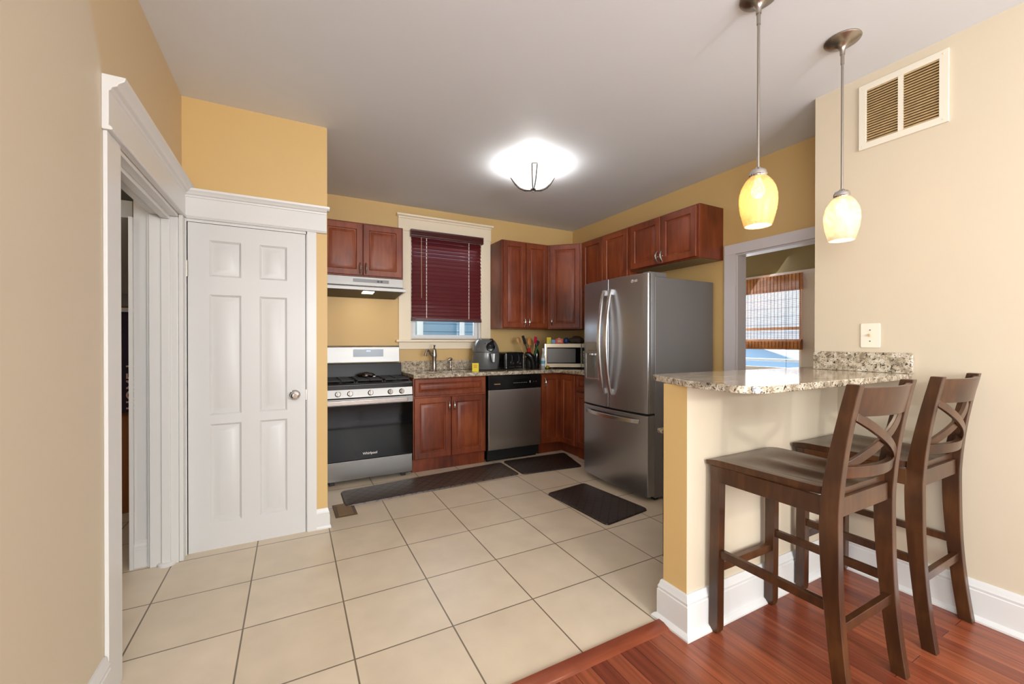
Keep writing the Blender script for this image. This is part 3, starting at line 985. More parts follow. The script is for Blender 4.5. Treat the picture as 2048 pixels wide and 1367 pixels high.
b_ = rounded(SK[0] + .02, SK[1] - .02, SK[2] + .02, SK[3] - .02, .08, 8)
R1 = [bm.verts.new((p[0], p[1], CT0 - .002)) for p in o_]; R2 = [bm.verts.new((p[0], p[1], CT0 - .002)) for p in i_]; R3 = [bm.verts.new((p[0], p[1], CT0 - .17)) for p in b_]
n = len(R1)
for a, c in ((R1, R2), (R2, R3)):
    for k in range(n): bm.faces.new((a[k], a[(k + 1) % n], c[(k + 1) % n], c[k]))
bm.faces.new(R3)
obj('basin', bm, M_steell, sink, smooth=40)
bm = new_bm(); lathe(bm, [(0, 0), (.03, 0), (.042, .004), (.042, 0)], 20, (1.4, 4.09, CT0 - .169))
obj('drain', bm, M_chrome, sink)

# faucet
fa = thing('faucet', 'brushed nickel single-lever faucet behind the sink', 'faucet', (1.345, 4.275, CT1))
bm = new_bm()
lathe(bm, [(0, 0), (.03, 0), (.031, .006), (.027, .012), (.0235, .02), (.0225, .08), (.022, .13), (.027, .15), (.028, .165), (.026, .19), (.023, .205), (.025, .212), (.022, .23), (.012, .243), (.006, .248), (0, .249)], 24)
obj('body', bm, M_nickel, fa)
bm = new_bm()
tube(bm, [(-.012, -.004, .165), (-.04, -.012, .185), (-.06, -.018, .213), (-.075, -.022, .228), (-.09, -.027, .222), (-.10, -.03, .20), (-.108, -.033, .165)], .011, 12, rr=[.018, .014, .012, .012, .012, .012, .016])
obj('spout', bm, M_nickel, fa)
bm = new_bm()
tube(bm, [(0, 0, .246), (.0, -.004, .262), (.002, -.012, .282)], .006, 10, rr=[.007, .008, .014])
obj('lever', bm, M_nickel, fa)
sp = thing('side_sprayer', 'small brushed nickel side sprayer right of the faucet', 'sprayer', (1.535, 4.30, CT1))
bm = new_bm()
lathe(bm, [(0, 0), (.02, 0), (.021, .006), (.014, .014), (.011, .02), (.0105, .06), (.013, .085), (.012, .10), (0, .101)], 20)
obj('stem', bm, M_nickel, sp)
bm = new_bm()
tube(bm, [(-.026, -.004, .112), (-.01, -.002, .122), (.008, 0, .124), (.022, .002, .118)], .014, 12, rr=[.010, .015, .017, .011])
obj('spray_head', bm, M_nickel, sp)

# ================================================================ RANGE
RX0, RX1 = .245, 1.008
rg = thing('gas_range', 'stainless steel gas range with black oven door and five knobs', 'stove', (RX0, 3.89, 0))
W = RX1 - RX0
bxo('body', (0.002, W - .002, .02, .50, .03, .84), M_blackm, rg)
bxo('storage_drawer', (0, W, 0, .03, .035, .205), M_steell, rg, .004)
bxo('foot', (W - .10, W - .06, .02, .05, 0, .035), M_blackm, rg)
bxo('foot', (.04, .08, .02, .05, 0, .035), M_blackm, rg)
dor = bxo('oven_door', (0, W, -.012, .03, .212, .765), M_black, rg, .004)
bxo('door_glass', (.004, W - .004, -.015, -.011, .218, .700), M_glassblk, dor, .001)
bxo('window_border', (.12, W - .12, -.0156, -.0151, .30, .56), mat('oven_window', (9, 8, 8), .06, spec=.24), dor)
text('brand_lettering', 'Whirlpool', .030, mat('logo_white', (225, 222, 215), .4), dor, (.375, -.0158, .262), bold=.0006)
# door handle bar: flat wide steel bar across the top of the door
hb = bxo('handle', (-.002, W + .002, -.020, -.008, .703, .762), M_steell, rg, .003)
bxo('grip', (.01, W - .05, -.034, -.018, .710, .748), M_steel, hb, .004)
# control panel, slanted
bm = new_bm()
prism(bm, [(-.018, .770), (-.004, .846), (.04, .846), (.04, .770)], 0, W, 'x')
cp = obj('control_panel', bm, M_steell, rg, .003)
for xk in (.105, .205, .38, .555, .66):
    bm = new_bm()
    lathe(bm, [(0, 0), (.024, 0), (.024, .006), (.021, .010), (.021, .018), (.019, .021), (0, .021)], 28)
    box(bm, -.006, .006, -.020, .020, .018, .034)
    bmesh.ops.rotate(bm, verts=bm.verts, cent=(0, 0, 0), matrix=Matrix.Rotation(PI / 2 - .18, 3, 'X'))
    k = obj('knob', bm, mat('knob_metal', (120, 114, 108), .3, metal=1), cp, loc=(xk, -.0115, .806))
    k.rotation_euler = (0, random.uniform(-.3, .3), 0)
# cooktop
bm = new_bm()
prism(bm, [(-.012, .846), (-.014, .885), (-.006, .897), (.0, .899), (.02, .893), (.44, .893), (.44, .846)], -.001, W + .001, 'x')
ck = obj('cooktop', bm, M_black, rg, .003)
for gx0, gx1 in ((.012, .255), (.262, .501), (.508, W - .012)):
    bm = new_bm()
    z0, z1 = .911, .925
    for yy in (.03, .415): box(bm, gx0, gx1, yy, yy + .014, z0, z1)
    for xx in (gx0, gx1 - .014): box(bm, xx, xx + .014, .03, .429, z0, z1)
    cxm = (gx0 + gx1) / 2
    box(bm, cxm - .006, cxm + .006, .03, .429, z0, z1)
    for yy in (.125, .225, .325): box(bm, gx0, gx1, yy - .006, yy + .006, z0, z1)
    for xx in (gx0, gx1 - .014):
        for yy in (.03, .415): box(bm, xx, xx + .014, yy, yy + .014, .893, z0)
    obj('grate', bm, M_iron, ck, .0025)
for (bxx, byy, br) in ((.135, .13, .045), (.135, .33, .036), (.38, .23, .05), (.63, .13, .05), (.63, .33, .036)):
    bm = new_bm()
    lathe(bm, [(0, 0), (br, 0), (br, .006), (br * .8, .008), (br * .78, .014), (0, .016)], 24, (bxx, byy, .893))
    obj('burner', bm, M_iron, ck)
# back guard
bm = new_bm()
prism(bm, [(.425, .893), (.445, 1.05), (.515, 1.05), (.515, .846), (.425, .846)], 0, W, 'x')
obj('vent_trim', bm, mat('black_riser', (12, 12, 13), .35, spec=.25), rg, .003)
bm = new_bm()
prism(bm, [(.437, 1.06), (.443, 1.215), (.455, 1.228), (.515, 1.228), (.515, 1.06)], 0, W - .02, 'x')
bgp = obj('back_guard', bm, M_steell, rg, .004)
disp = bxo('display', (.288, .578, .4355, .4405, 1.118, 1.193), mat('display_glass', (80, 92, 104), .12), bgp)
disp.rotation_euler = (0, 0, 0)
text('clock_digits', '4:15', .022, mat('digit_blue', (190, 215, 255), .4, emis=(170, 205, 255), estr=2.5), bgp, (.432, .4348, 1.175))
# crumpled dark spoon holder on the grates
mt_ = thing('oven_mitt', 'small crumpled dark cloth lying on the back of the range grates', 'cloth', (.635, 4.19, .925))
bm = new_bm()
bmesh.ops.create_icosphere(bm, subdivisions=3, radius=1)
for v in bm.verts:
    n_ = math.sin(v.co.x * 7 + 2) * .12 + math.sin(v.co.y * 9 + v.co.z * 6) * .14
    v.co *= (1 + n_)
    v.co.x *= .075; v.co.y *= .05; v.co.z = max(v.co.z, -.8) * .024 + .02
bmesh.ops.rotate(bm, verts=bm.verts, cent=(0, 0, 0), matrix=Matrix.Rotation(-.5, 3, 'Z'))
obj('cloth', bm, mat('dark_foil', (40, 26, 20), .25, vary=.4, vscale=60), mt_, smooth=180)
bxo('tip', (.05, .08, -.05, -.03, .001, .012), M_chrome, mt_, .003)

# ================================================================ RANGE HOOD
hd = thing('range_hood', 'slim stainless under-cabinet range hood above the stove', 'range hood', (.212, 4.10, 0))
W = .757
bm = new_bm(); box(bm, 0, W, -.005, .305, 1.80, 1.884)
obj('body', bm, M_steell, hd, .002)
bm = new_bm()
prism(bm, [(-.005, 1.80), (-.005, 1.806), (.0, 1.806), (.3, 1.806), (.3, 1.715), (.285, 1.715), (-.11, 1.745), (-.125, 1.75), (-.125, 1.772), (-.11, 1.776)], 0, W, 'x')
obj('canopy', bm, M_steel, hd, .0015)
bxo('front_lip', (0, W, -.128, -.12, 1.745, 1.776), M_steell, hd, .002)
bxo('control_strip', (.29, .62, -.0065, -.0045, 1.832, 1.864), mat('strip_grey', (96, 94, 92), .3, metal=.6), hd)
for a in (.47, .50):
    bxo('switch', (a + .04, a + .06, -.009, -.0045, 1.838, 1.856), M_black, hd, .001)
bm = new_bm()
prism(bm, [(-.105, 1.7435), (.28, 1.7142), (.28, 1.7122), (-.105, 1.7415)], .02, W - .02, 'x')
obj('filter', bm, mat('filter_dark', (24, 22, 20), .5), hd)
bm = new_bm()
prism(bm, [(-.09, 1.7415), (.02, 1.733), (.02, 1.727), (-.09, 1.7355)], .37, .47, 'x')
obj('lamp_lens', bm, mat('hood_lens', (255, 246, 225), .4, emis=(255, 240, 210), estr=4), hd)
ld = bpy.data.lights.new('hood_lamp', 'AREA'); ld.size = .1; ld.energy = .8; ld.color = (1, .86, .62)
lo_ = bpy.data.objects.new('hood_lamp', ld); COL.objects.link(lo_); lo_.location = (.63, 4.07, 1.72); lo_.rotation_euler = (.35, 0, 0)

# ================================================================ DISHWASHER
dw = thing('dishwasher', 'stainless dishwasher with black control panel beside the sink cabinet', 'dishwasher', (1.80, 3.90, 0))
W = .652
bxo('body', (.01, W - .01, .02, .48, .02, .90), M_blackm, dw)
bxo('door', (.008, W - .004, -.014, .02, .128, .762), M_steelv, dw, .005)
bxo('control_panel', (.004, W, -.022, .02, .766, .912), M_black, dw, .006)
bm = new_bm()
lathe(bm, [(0, 0), (.17, 0), (.168, .004), (0, .004)], 40)
for v in bm.verts: v.co.y *= .10
bmesh.ops.rotate(bm, verts=bm.verts, cent=(0, 0, 0), matrix=Matrix.Rotation(PI / 2, 3, 'X'))
obj('handle_pocket', bm, mat('pocket', (6, 6, 6), .3), dw, loc=(.33, -.0215, .885))
bxo('toe_panel', (.01, W - .03, .045, .06, .0, .125), M_black, dw)
text('brand_lettering', 'FRIGIDAIRE', .014, mat('logo_gold', (196, 160, 110), .4), dw, (.105, -.0226, .822), bold=.0004)
for q in [(.30 + .022 * k, .312 + .022 * k, -.0226, -.0222, .826, .830) for k in range(8)] + [(.50, .512, -.0226, -.0222, .822, .846), (.55, .556, -.0226, -.0222, .83, .836), (.58, .586, -.0226, -.0222, .83, .836)]:
    bxo('button', q, mat('mark_grey', (150, 150, 150), .4), dw)

# ================================================================ FRIDGE
fg = thing('refrigerator', 'tall stainless french-door refrigerator with water dispenser and bottom freezer', 'refrigerator', (2.45, 2.335, 0))
FY = .80
bxo('body', (.095, .80, .005, FY - .01, .025, 1.787), M_fside, fg, .004)
for q in ((.12, .16, .03, .07, 0, .03), (.12, .16, .7, .74, 0, .03), (.72, .76, .03, .07, 0, .03), (.72, .76, .7, .74, 0, .03)): bxo('foot', q, M_blackm, fg)


def bulge(y):     # door front surface, bowed out in the middle (local y over the whole width)
    t = (y - FY / 2) / (FY / 2)
    return .012 - .034 * (1 - t * t)


def fdoor(name, y0, y1, z0, z1, xback=.088, m=None, botcurve=0):
    bm = new_bm()
    n = 14
    pts = [(bulge(y0 + (y1 - y0) * k / n), y0 + (y1 - y0) * k / n) for k in range(n + 1)]
    # rounded outer edges
    poly = [(xback, y0), (pts[0][0] + .012, y0), (pts[0][0] + .002, y0 + .004)] + pts[1:-1] + [(pts[-1][0] + .002, y1 - .004), (pts[-1][0] + .012, y1), (xback, y1)]
    prism(bm, poly, z0, z1, 'z')
    return obj(name, bm, m or M_steelf, fg, .003, smooth=30)


seam = .417
dn = fdoor('near_door', 0, seam - .004, .700, 1.812)
df_ = fdoor('far_door', seam + .004, FY, .700, 1.812)
fz = fdoor('freezer_drawer', 0, FY, .045, .684)
bxo('gasket', (.086, .097, .008, FY - .012, .05, 1.78), M_blackm, fg)
bxo('seam_gap', (.03, .09, .01, FY - .01, .684, .700), M_blackm, fg)
for yy in (.02, FY - .10):
    bxo('hinge_cover', (.05, .24, yy, yy + .075, 1.788, 1.828), M_fside, fg, .006)
bxo('edge_highlight', (bulge(0) + .011, bulge(0) + .026, -.0015, .0005, .705, 1.808), M_chrome, dn)  # chrome strip standing in for the bright highlight along the door edge


def bow_handle(parent, y):
    bm = new_bm()
    pts, W_, H_ = [], [], []
    z0, z1 = .815, 1.72
    for k in range(25):
        t = k / 24
        x = bulge(y) - .012 - .062 * math.sin(PI * t) ** .75
        pts.append((x, y, z0 + (z1 - z0) * t))
        W_.append((0, .0135 + .003 * math.sin(PI * t), 0)); H_.append((.008, 0, 0))
    sweep(bm, pts, W_, H_)
    box(bm, bulge(y) - .015, bulge(y) + .004, y - .012, y + .012, z0, z0 + .05)
    box(bm, bulge(y) - .015, bulge(y) + .004, y - .012, y + .012, z1 - .05, z1)
    return obj('handle', bm, M_handle, parent, .003)


bow_handle(dn, seam - .045); bow_handle(df_, seam + .045)
bm = new_bm()
pts = []
for k in range(21):
    t = k / 20
    y = .075 + (FY - .15) * t
    pts.append((bulge(y) - .012 - .028 * math.sin(PI * t) ** .6, y, .632))
sweep(bm, pts, (.007, 0, 0), (0, 0, .017))
box(bm, bulge(.08) - .015, bulge(.08) + .006, .07, .10, .618, .646); box(bm, bulge(.72) - .015, bulge(.72) + .006, FY - .10, FY - .07, .618, .646)
obj('handle', bm, M_handle, fz, .003)
# dispenser on the far door
dy0, dy1 = .555, .735
dx = bulge(.65)
bxo('dispenser_panel', (dx - .010, dx + .03, dy0, dy1, 1.165, 1.268), mat('disp_panel', (140, 134, 126), .25, metal=.6), df_, .003)
bxo('dispenser_frame', [(dx - .009, dx + .03, dy0, dy0 + .006, .93, 1.165), (dx - .009, dx + .03, dy1 - .006, dy1, .93, 1.165), (dx - .012, dx + .03, dy0, dy1, .925, .938)], M_chrome, df_, .001)
bxo('dispenser_well', (dx - .004, dx + .03, dy0 + .006, dy1 - .006, .938, 1.165), mat('disp_well', (112, 106, 102), .35, metal=.3), df_)
bxo('nozzle', (dx - .03, dx, .62, .66, 1.145, 1.165), M_chrome, df_, .003)
bxo('paddle', (dx - .010, dx - .004, .60, .64, 1.04, 1.14), M_grayplast, df_, .002)
bxo('display_marks', [(dx - .0112, dx - .0098, .59 + .02 * k, .602 + .02 * k, 1.188, 1.193) for k in range(6)], mat('mark_dark', (60, 56, 52), .5), df_)
# brand badge: round face logo and two letters
bm = new_bm()
for k in range(24):
    pass
tube(bm, [(0, .011 * math.cos(a * PI / 12), .011 * math.sin(a * PI / 12)) for a in range(2, 25)], .0014, 6)
box(bm, -.001, .001, -.001, .009, -.001, .0015); box(bm, -.001, .001, -.0012, .0012, -.001, .006)
obj('badge', bm, mat('badge_silver', (235, 230, 225), .3), dn, loc=(bulge(.145) - .0015, .150, 1.762))
text('brand_lettering', 'LG', .024, MC['badge_silver'], dn, (bulge(.115) - .0012, .112, 1.761), (PI / 2, 0, -PI / 2), bold=.0005)

# ================================================================ THINGS ON THE COUNTER
# air fryer
af = thing('air_fryer', 'grey egg-shaped air fryer with black control dial and silver-white handle', 'air fryer', (1.925, 4.215, CT1), math.radians(-18))
bm = new_bm()
prof = [(0, .004), (.12, .004), (.135, .012), (.148, .05), (.155, .10), (.157, .15), (.155, .19), (.148, .235), (.135, .275), (.118, .305), (.105, .325), (.095, .335), (.06, .328), (0, .322)]
lathe(bm, prof, 48)
for v in bm.verts: v.co.y *= .98
obj('body', bm, M_grayplast, af)
M_pblack = mat('piano_black', (9, 9, 11), .12)
bm = new_bm()   # black top visor sloping to a round dial at the front
pts, Wv = [], []
for k in range(11):
    t = k / 10
    z = .344 - .088 * t ** 1.6
    pts.append((.004 + .030 * t, .03 - .155 * math.sin(t * PI / 2) ** .9, z)); Wv.append((.078 - .034 * t, 0, 0))
sweep(bm, pts, Wv, [(0, -.004, .010)] * 11)
obj('visor', bm, M_pblack, af, .006)
bm = new_bm()
lathe(bm, [(0, .0), (.052, 0), (.052, .012), (.044, .018), (0, .020)], 32)
bmesh.ops.rotate(bm, verts=bm.verts, cent=(0, 0, 0), matrix=Matrix.Rotation(PI / 2 - .38, 3, 'X'))
dl = obj('dial', bm, M_pblack, af, loc=(.036, -.122, .254))
bxo('marks', [(.002, .022, -.0165, -.0150, -.03, -.026)], M_cord, dl)
bm = new_bm(); lathe(bm, [(.1575, .198), (.1585, .2), (.1575, .202)], 48); obj('basket_seam', bm, M_blackm, af)
bm = new_bm(); prism(bm, [(-.024, 0), (.030, 0), (.024, -.10), (-.006, -.10)], -.20, -.150, 'y')
hh = obj('handle', bm, M_darkplast, af, .006, loc=(.05, 0, .19))
bm = new_bm(); prism(bm, [(.004, -.004), (.028, -.004), (.022, -.096), (.008, -.096)], -.206, -.2, 'y')
obj('handle_strip', bm, mat('pale_silver', (222, 222, 220), .35), hh, .002)
for a in (.6, 2.2, 3.8, 5.4):
    bm = new_bm(); lathe(bm, [(0, 0), (.012, 0), (.012, .006), (0, .006)], 12, (.1 * math.cos(a), .1 * math.sin(a), 0)); obj('foot', bm, M_blackm, af)
# yellow note card standing in front of it
nc = thing('note_card', 'small yellow paper square standing in front of the air fryer', 'note', (1.735, 4.062, CT1), math.radians(-20))
bm = new_bm(); prism(bm, [(0, 0), (-.0015, 0), (.012, .085), (.0135, .085)], -.035, .035, 'x')
obj('paper', bm, mat('yellow_paper', (236, 214, 40), .6, emis=None), nc)
M_ink = mat('orange_ink', (206, 130, 40), .6)
bm = new_bm()
for k in range(3): prism(bm, [(.0035 + .004 * k, .035 + .012 * k), (.0028 + .004 * k, .035 + .012 * k), (.0034 + .004 * k, .041 + .012 * k), (.0041 + .004 * k, .041 + .012 * k)], -.018, .018, 'x')
obj('markings', bm, M_ink, nc, loc=(0, -.0035, 0))
# toaster
to = thing('toaster', 'black and chrome four-slice toaster between the air fryer and the utensils', 'toaster', (2.13, 4.13, CT1))
bm = new_bm()
prism(bm, [(x, z) for x, z in rounded(0, .25, 0.008, .195, .03, 6)], 0.0, .25, 'y')
obj('body', bm, M_darkplast, to, .004)
bxo('side_panel', (-.006, .006, .01, .24, .012, .165), M_black, to, .003)
bxo('chrome_edge', [(.008, .026, -.004, .006, .01, .18), (.232, .242, -.004, .006, .01, .175)], M_chrome, to, .003)
for a in (.075, .165):
    bxo('slot', (a, a + .035, .03, .22, .1945, .1965), M_blackm, to)
    bxo('lever_track', (a + .012, a + .016, -.003, .001, .09, .16), M_chrome, to)
    bxo('lever', (a - .005, a + .034, -.022, -.001, .155, .166), M_black, to, .003)
    bm = new_bm(); lathe(bm, [(0, 0), (.02, 0), (.019, .014), (0, .016)], 20)
    bmesh.ops.rotate(bm, verts=bm.verts, cent=(0, 0, 0), matrix=Matrix.Rotation(PI / 2, 3, 'X'))
    obj('dial', bm, M_chrome, to, loc=(a + .014, -.001, .075))
    bxo('crumb_tray', (a - .02, a + .04, -.006, .001, .024, .032), M_chrome, to, .001)
# black crock of utensils
cr = thing('utensil_crock', 'black utensil crock standing between toaster and wine bottle', 'crock', (2.452, 4.13, CT1))
bm = new_bm(); lathe(bm, [(0, .003), (.048, 0), (.050, .004), (.052, .13), (.050, .135), (.047, .13), (.046, .01), (0, .01)], 28)
obj('pot', bm, mat('black_ceramic', (28, 28, 30), .3), cr)
UT = 'utensils in the black crock'


def utensil(name, label, base, tip, head, hm, m, cat='utensil', r=.005):
    t = thing(name, label, cat, base, 0, UT)
    bm = new_bm()
    b0 = Vector((0, 0, 0)); b1 = Vector(tip) - Vector(base)
    tube(bm, [b0, b1 * .5, b1], r, 8)
    obj('shaft', bm, m, t)
    d_ = b1.normalized()
    bm = new_bm()
    if head[0] == 'spoon':
        bmesh.ops.create_uvsphere(bm, u_segments=14, v_segments=10, radius=1)
        for v in bm.verts: v.co = Vector((v.co.x * head[1], v.co.y * .008, v.co.z * head[2]))
    elif head[0] == 'blade':
        a, b_ = head[1], head[2]
        prism(bm, [(-a * .7, -b_), (a * .7, -b_), (a, b_ * .7), (a * .6, b_), (-a, b_)], -.003, .003, 'y')
    else:
        box(bm, -head[1], head[1], -.008, .008, -head[2], head[2])
    q = Vector((0, 0, 1)).rotation_difference(d_)
    hobj = obj('head', bm, hm, t, .002 if head[0] != 'spoon' else 0)
    hobj.rotation_mode = 'QUATERNION'; hobj.rotation_quaternion = q; hobj.location = b1 + d_ * head[2] * .8
    return t


M_woodsp = mat('pale_wood', (196, 148, 92), .55)
utensil('wooden_spoon', 'pale wooden spoon leaning left, leftmost utensil in the black crock', (2.44, 4.15, CT1 + .02), (2.365, 4.22, CT1 + .30), ('spoon', .026, .042), M_woodsp, M_woodsp)
utensil('spatula', 'black straight-handled spatula leaning far left across the crock', (2.475, 4.11, CT1 + .02), (2.37, 4.10, CT1 + .30), ('bar', .014, .05), M_blackm, M_blackm)
utensil('wooden_spoon', 'orange-brown wooden spoon standing upright in the middle of the crock', (2.455, 4.15, CT1 + .02), (2.505, 4.22, CT1 + .28), ('spoon', .032, .05), mat('orange_wood', (206, 140, 70), .5), M_woodsp)
utensil('spatula', 'crimson silicone spatula standing upright in the black crock', (2.47, 4.14, CT1 + .02), (2.515, 4.12, CT1 + .30), ('blade', .022, .042), mat('crimson_silicone', (170, 20, 58), .4), M_woodsp)
utensil('peeler', 'white-handled utensil with a red collar leaning left in the crock', (2.45, 4.11, CT1 + .02), (2.41, 4.07, CT1 + .19), ('bar', .020, .03), mat('red_collar', (170, 40, 36), .4), mat('white_plastic', (222, 216, 208), .4), r=.011)
utensil('tongs', 'green and black kitchen tool leaning right in the crock', (2.445, 4.11, CT1 + .02), (2.495, 4.07, CT1 + .20), ('bar', .006, .04), mat('green_plastic', (30, 110, 50), .4), mat('green_plastic', (30, 110, 50), .4), r=.006)
utensil('whisk', 'dark grey slotted turner rightmost in the black crock', (2.47, 4.15, CT1 + .02), (2.59, 4.21, CT1 + .26), ('blade', .030, .045), mat('slate_nylon', (56, 58, 66), .4), M_blackm)
# black ladle/pan leaning over between toaster and crock
la = thing('ladle', 'glossy black curved ladle bowl leaning between toaster and crock', 'ladle', (2.395, 4.045, CT1))
bm = new_bm()
tube(bm, [(-.050, .01, .158), (-.038, .006, .172), (-.012, 0, .168), (.02, -.006, .14), (.045, -.008, .10), (.052, -.008, .055), (.052, -.006, .0)], .02, 16, rr=[.012, .026, .036, .040, .040, .036, .030])
obj('bowl', bm, M_black, la)
# bottles
wb = thing('wine_bottle', 'dark glass wine bottle standing right of the utensil crock', 'bottle', (2.545, 4.13, CT1))
bm = new_bm(); lathe(bm, [(0, 0), (.030, 0), (.033, .006), (.033, .17), (.030, .195), (.016, .225), (.0135, .24), (.0135, .285), (.015, .287), (.015, .297), (0, .298)], 28)
obj('glass', bm, mat('bottle_glass', (16, 14, 12), .08, spec=.7), wb)
bm = new_bm(); lathe(bm, [(.0142, .252), (.0146, .255), (.0156, .287), (.0156, .299), (0, .3)], 20); obj('foil', bm, M_black, wb)
bb = thing('oil_bottle', 'slim clear bottle with a white and blue label left of the microwave', 'bottle', (2.583, 4.045, CT1))
bm = new_bm(); lathe(bm, [(0, 0), (.023, 0), (.025, .006), (.025, .13), (.020, .155), (.0105, .18), (.0095, .225), (0, .226)], 24)
obj('glass', bm, mat('pale_glass', (176, 180, 172), .1), bb)
bm = new_bm(); lathe(bm, [(.0257, .035), (.0257, .128)], 24); obj('label', bm, mat('label_white', (214, 222, 226), .5), bb)
bm = new_bm(); lathe(bm, [(.0260, .060), (.0260, .095)], 24); obj('label_band', bm, mat('label_blue', (90, 170, 200), .5), bb)
bm = new_bm(); lathe(bm, [(.0125, .205), (.013, .21), (.013, .238), (0, .24)], 20); obj('cap', bm, mat('cap_pink', (220, 200, 196), .5), bb)
ls = thing('lemon', 'small yellow-green lemon on the counter beside the microwave', 'fruit', (2.628, 4.02, CT1))
bm = new_bm(); lathe(bm, [(0, 0), (.012, .003), (.02, .014), (.02, .024), (.012, .034), (0, .038)], 16); obj('fruit', bm, mat('lemon_skin', (170, 150, 40), .5), ls)

# microwave, set diagonally in the corner
mw = thing('microwave', 'stainless and black microwave set diagonally in the counter corner', 'microwave', (2.872, 3.957, CT1), math.radians(-31))
mw_w, mw_h = .55, .294
bxo('body', (-mw_w / 2 + .004, mw_w / 2 - .004, .02, .275, .014, mw_h), mat('case_dark', (60, 56, 52), .4, metal=.4), mw, .004)
for q in ((-.2, -.17, .04, .07, 0, .014), (.17, .2, .04, .07, 0, .014), (-.2, -.17, .22, .25, 0, .014), (.17, .2, .22, .25, 0, .014)): bxo('foot', q, M_blackm, mw)
M_champ = steel('champagne_steel', (150, 138, 118), .34, axis='x')
dd = bxo('door', (-mw_w / 2, .155, -.012, .02, .014, mw_h), M_champ, mw, .003)
bxo('door_window', (-mw_w / 2 + .028, .148, -.0145, -.0115, .058, mw_h - .045), M_glassblk, dd, .001)
bxo('window_mesh', (-mw_w / 2 + .035, .088, -.0152, -.0144, .07, mw_h - .06), mat('mesh_grey', (74, 68, 62), .25), dd)
bxo('handle', (-mw_w / 2 - .002, -mw_w / 2 + .016, -.028, -.01, .016, mw_h - .002), M_chrome, dd, .004)
pp = bxo('control_panel', (.159, mw_w / 2, -.012, .02, .014, mw_h), M_champ, mw, .003)
bxo('key_field', (.162, mw_w / 2 - .006, -.0145, -.0115, .058, mw_h - .045), M_black, pp)
keys = []
for r_ in range(8):
    for c_ in range(3):
        keys.append((.172 + c_ * .028, .191 + c_ * .028, -.0158, -.0144, .068 + r_ * .0185, .068 + r_ * .0185 + .009))
bxo('keypad', keys, mat('key_beige', (200, 190, 170), .5), pp)
# small things on top of the microwave
ZT = CT1 + mw_h + .0005


def on_mw(lx, ly):
    a = math.radians(-31)
    return (2.842 + lx * math.cos(a) - ly * math.sin(a), 3.975 + lx * math.sin(a) + ly * math.cos(a), ZT)


t = thing('tea_box', 'yellow packet standing at the left end of the microwave top', 'box', on_mw(-.187, .03), math.radians(-31))
bxo('carton', (-.026, .026, -.015, .015, 0, .072), mat('yellow_card', (226, 204, 30), .5), t, .002)
bxo('side_print', (.004, .0262, -.0155, -.0150, .0, .04), mat('print_green', (170, 200, 60), .5), t)
t = thing('sachet', 'small blue and white packet beside the yellow packet', 'packet', on_mw(-.130, .025), math.radians(-26))
bxo('wrapper', (-.026, .02, -.008, .008, 0, .045), mat('sachet_blue', (130, 165, 220), .5), t, .003)
bxo('corner_flash', (.021, .034, -.006, .006, 0, .046), mat('sachet_white', (226, 214, 220), .5), t, .002)
t = thing('spice_box', 'orange-red carton with a pale label in the middle of the microwave top', 'box', on_mw(-.063, .03), math.radians(-31))
bxo('carton', (-.045, .045, -.02, .02, 0, .056), mat('orange_card', (214, 86, 46), .5), t, .003)
bxo('label', (-.022, .022, -.0206, -.0200, .014, .042), mat('pale_pink', (226, 170, 150), .5), t)
bxo('lid_tab', (-.02, .012, -.012, .012, .0562, .064), mat('carton_white', (228, 214, 204), .5), t, .002)
t = thing('candy_jar', 'round dark blue jar right of the orange carton', 'jar', on_mw(.018, .035))
bm = new_bm(); lathe(bm, [(0, 0), (.018, 0), (.028, .010), (.031, .03), (.028, .05), (.02, .06), (0, .061)], 24); obj('glass', bm, mat('cobalt', (30, 66, 120), .12), t)
bm = new_bm(); lathe(bm, [(0, .0605), (.018, .0605), (.02, .064), (.016, .070), (0, .071)], 20); obj('lid', bm, mat('lid_navy', (24, 44, 84), .3), t)
t = thing('cloth_bag', 'crumpled dark brown cloth bag at the right end of the microwave top', 'bag', on_mw(.145, .11))
bm = new_bm(); bmesh.ops.create_icosphere(bm, subdivisions=3, radius=1)
for v in bm.verts:
    n_ = math.sin(v.co.x * 6 + 1) * .10 + math.sin(v.co.y * 8 + v.co.z * 5) * .10
    v.co *= (1 + n_); v.co.x *= .10; v.co.y *= .07; v.co.z = max(v.co.z, -.75) * .05 + .037
obj('cloth', bm, mat('brown_cloth', (74, 60, 52), .8, vary=.3, vscale=30), t, smooth=180)

# ================================================================ FLOOR THINGS
def floor_mat(name, label, corners, quilt):
    cx = sum(p[0] for p in corners) / 4; cy = sum(p[1] for p in corners) / 4
    t = thing(name, label, 'mat', (cx, cy, 0), 0, None)
    # rounded quad
    pts = []
    P = [Vector((p[0] - cx, p[1] - cy)) for p in corners]
    for k in range(4):
        a, b_, c = P[k - 1], P[k], P[(k + 1) % 4]
        u = (a - b_).normalized(); v = (c - b_).normalized(); r = .035
        for s in range(6):
            q = s / 5
            p0 = b_ + u * r; p2 = b_ + v * r
            pts.append((p0 * (1 - q) ** 2 + b_ * 2 * q * (1 - q) + p2 * q * q)[:])
    bm = new_bm()
    lo = [bm.verts.new((p[0], p[1], .001)) for p in pts]
    hi = [bm.verts.new((p[0] * .992, p[1] * .985, .011)) for p in pts]
    to_ = [bm.verts.new((p[0] * .965, p[1] * .92, .015)) for p in pts]
    n = len(pts)
    for a, c in ((lo, hi), (hi, to_)):
        for k in range(n): bm.faces.new((a[k], a[(k + 1) % n], c[(k + 1) % n], c[k]))
    bm.faces.new(to_); bm.faces.new(lo[::-1])
    obj('pad', bm, quilt, t, smooth=30)
    return t


